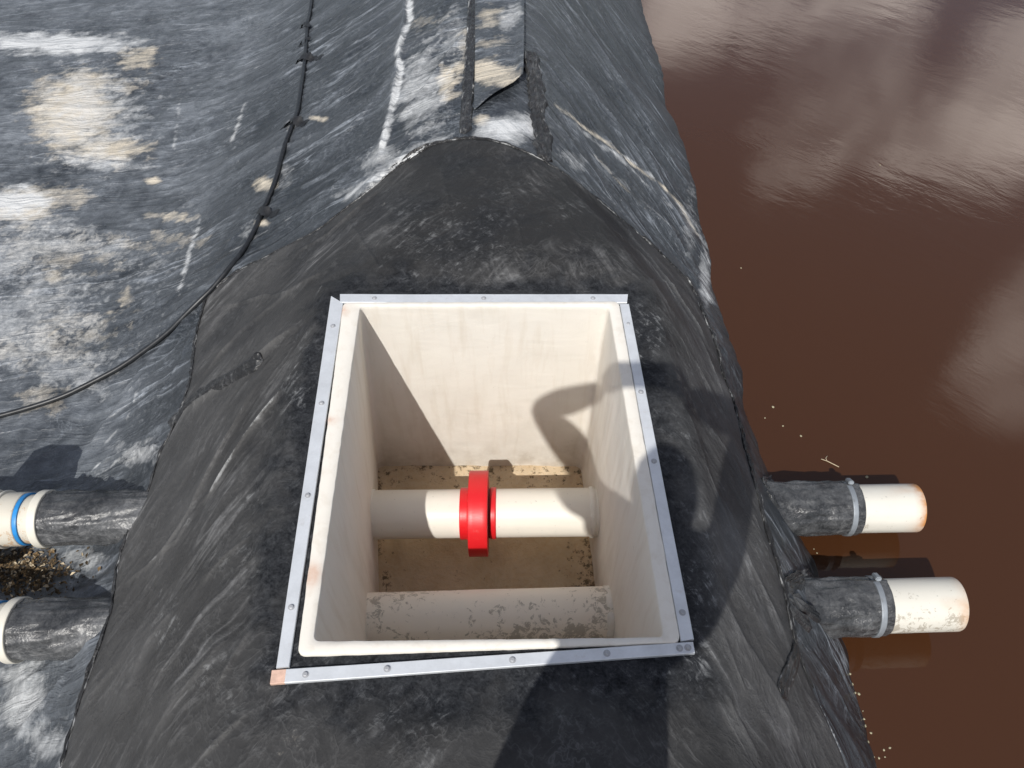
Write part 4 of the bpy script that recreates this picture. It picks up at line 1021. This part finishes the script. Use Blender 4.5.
for v_ in bm.verts:
    x, y, z = v_.co; k = 1 + 0.03 * math.sin(x * 31 + z * 17) * math.cos(y * 23)
    v_.co = (x * 0.084 * k, y * 0.104 * k - 0.006, z * 0.122 * k + 0.008)
bmesh.ops.delete(bm, geom=[v_ for v_ in bm.verts if (v_.co.y > 0.03 and v_.co.z < 0.062) or v_.co.z < -0.055], context='VERTS')
bmesh.ops.transform(bm, matrix=Matrix.Translation(hd - Vector(person.location)) @ rt, verts=bm.verts)
me = bpy.data.meshes.new('hair'); bm.to_mesh(me); bm.free(); me.materials.append(M['hair'])
for p_ in me.polygons: p_.use_smooth = True
link('hair', me, head)

# phone in the hands: the lens looks out of its right end
ex = Vector((1, 0, 0)); ez = Vector((0, CP, -SP)); ey = Vector((0, SP, CP))      # phone axes: long, view, up
lens = Vector((0, 0, H)) - ez * 0.006
pc = lens + ex * (-0.055) - ey * 0.018 - ez * 0.006
Rm = Matrix((ex, ey, -ez)).transposed()
phone = empty('smartphone', tuple(pc), 'dark smartphone held sideways in both hands of the photographer', 'smartphone')
def pbox(name, c, s, mat, parent, bev):
    return box(name, tuple(pc + ex * c[0] + ey * c[1] + ez * c[2]), s, mat, parent, bev, Rm)
body_o = pbox('case', (0, 0, 0), (0.150, 0.073, 0.008), M['phone'], phone, 0.003)
pbox('screen', (0, 0, -0.0044), (0.142, 0.066, 0.0012), M['glass'], phone, 0.0004)
pbox('lens', (0.055, 0.018, 0.0042), (0.012, 0.012, 0.0016), M['glass'], phone, 0.0005)
def hand(wr, side):
    """palm behind the phone's end, four fingers round its back, thumb on the screen side"""
    end = pc + ex * (side * 0.070) - ey * 0.004
    palm = wr.lerp(end, 0.62) - ez * 0.016 + ex * side * 0.016
    vs, es, rs = [tuple(wr), tuple(palm)], [(0, 1)], [0.029, (0.034, 0.020)]
    for k in range(4):
        o_ = ey * (0.030 - 0.020 * k); ln = (0.92, 1.0, 0.95, 0.78)[k]
        a = palm + o_ * 0.9 + ex * side * 0.012 + ez * 0.012
        b = end + o_ + ex * side * 0.017 + ez * 0.008
        c = end + o_ + ex * side * 0.002 + ez * 0.017
        d = end + o_ - ex * side * 0.026 * ln + ez * 0.0155
        i = len(vs); vs += [tuple(a), tuple(b), tuple(c), tuple(d)]; es += [(1, i), (i, i + 1), (i + 1, i + 2), (i + 2, i + 3)]; rs += [0.0105, 0.0092, 0.0085, 0.0075]
    i = len(vs)
    t0 = palm - ey * 0.030 - ez * 0.002; t1_ = end - ey * 0.034 - ez * 0.016 + ex * side * 0.004; t2_ = end - ey * 0.022 - ez * 0.0155 - ex * side * 0.024
    vs += [tuple(t0), tuple(t1_), tuple(t2_)]; es += [(1, i), (i, i + 1), (i + 1, i + 2)]; rs += [0.013, 0.0105, 0.009]
    return skin_mesh('hand', vs, es, rs, [M['skin']], lambda c: 0, person, 2, 1)
hand(wrL, -1); hand(wrR, 1)

# ------------------------------------------------------------------ light, sky, camera
sd_ = bpy.data.lights.new('sun', 'SUN'); sd_.energy = 4.15; sd_.angle = math.radians(0.53); sd_.color = (1.0, 0.968, 0.915)
so = bpy.data.objects.new('sun', sd_); C.objects.link(so); so.location = (-2, -6, 8)
so.rotation_euler = Vector(SUN).to_track_quat('-Z', 'Y').to_euler()
w = bpy.data.worlds.new('World'); SC.world = w; w.use_nodes = True
nt = w.node_tree; bg = nt.nodes['Background']; bg.inputs['Strength'].default_value = 0.088
sky = nt.nodes.new('ShaderNodeTexSky'); sky.sky_type = 'NISHITA'; sky.sun_disc = False
sky.sun_elevation = math.asin(-SUN[2]); sky.sun_rotation = math.atan2(-SUN[0], -SUN[1]); sky.air_density = 1.0; sky.dust_density = 1.8
# fair-weather clouds: clumps at a few bearings, broken up by noise
tc = nt.nodes.new('ShaderNodeTexCoord')
def wm(op, a, b=0.0, clamp=False):
    x = nt.nodes.new('ShaderNodeMath'); x.operation = op; x.use_clamp = clamp
    for sck, v_ in ((x.inputs[0], a), (x.inputs[1], b)):
        if hasattr(v_, 'is_linked'): nt.links.new(v_, sck)
        else: sck.default_value = v_
    return x.outputs[0]
mp = nt.nodes.new('ShaderNodeMapping'); mp.inputs['Scale'].default_value = (1, 1, 1.6); nt.links.new(tc.outputs['Generated'], mp.inputs['Vector'])
nz_ = nt.nodes.new('ShaderNodeTexNoise'); nz_.inputs['Scale'].default_value = 5.5; nz_.inputs['Detail'].default_value = 7; nz_.inputs['Roughness'].default_value = 0.58; nz_.inputs['Distortion'].default_value = 0.3
nt.links.new(mp.outputs[0], nz_.inputs['Vector'])
tot = None
for px, py, rad_, amp in [(850, 75, 8.5, 1.0), (800, 135, 6.5, 0.85), (690, 25, 5, 0.95), (985, 105, 7.5, 1.0), (1020, 375, 6, 0.8), (900, 120, 6, .9), (775, 30, 5, .8), (1045, 70, 5, .8), (1050, 330, 6, .6)]:
    d = ray(px, py); d = d / np.linalg.norm(d); d[2] = -d[2]
    vm = nt.nodes.new('ShaderNodeVectorMath'); vm.operation = 'DOT_PRODUCT'; nt.links.new(tc.outputs['Generated'], vm.inputs[0]); vm.inputs[1].default_value = tuple(d)
    mr = nt.nodes.new('ShaderNodeMapRange'); mr.interpolation_type = 'SMOOTHSTEP'; mr.inputs['From Min'].default_value = math.cos(math.radians(rad_)); mr.inputs['From Max'].default_value = math.cos(math.radians(rad_ * 0.25))
    mr.inputs['To Max'].default_value = amp; nt.links.new(vm.outputs['Value'], mr.inputs['Value'])
    tot = mr.outputs[0] if tot is None else wm('MAXIMUM', tot, mr.outputs[0])
rp = nt.nodes.new('ShaderNodeMapRange'); rp.interpolation_type = 'SMOOTHSTEP'; rp.inputs['From Min'].default_value = 0.62; rp.inputs['From Max'].default_value = 1.55; rp.inputs['To Min'].default_value = 0.045
nt.links.new(wm('ADD', wm('MULTIPLY', tot, 0.82), wm('ADD', wm('MULTIPLY', nz_.outputs['Fac'], 2.0), -0.70)), rp.inputs['Value'])
mxc = nt.nodes.new('ShaderNodeMix'); mxc.data_type = 'RGBA'; nt.links.new(rp.outputs[0], mxc.inputs[0])
nt.links.new(sky.outputs[0], mxc.inputs[6]); mxc.inputs[7].default_value = (38, 34.5, 32, 1)
nt.links.new(mxc.outputs[2], bg.inputs['Color'])

cd = bpy.data.cameras.new('camera'); cd.sensor_width = 36; cd.lens = 36 * F / 1024; cd.clip_start = 0.02; cd.clip_end = 500
co_ = bpy.data.objects.new('camera', cd); C.objects.link(co_); co_.location = (0, 0, H); co_.rotation_euler = (math.pi / 2 - PITCH, 0, 0)
SC.camera = co_
SC.cycles.diffuse_bounces = 8
SC.view_settings.view_transform = 'Standard'; SC.view_settings.look = 'None'; SC.view_settings.exposure = 0; SC.view_settings.gamma = 1
SC.render.resolution_x, SC.render.resolution_y = 1024, 768
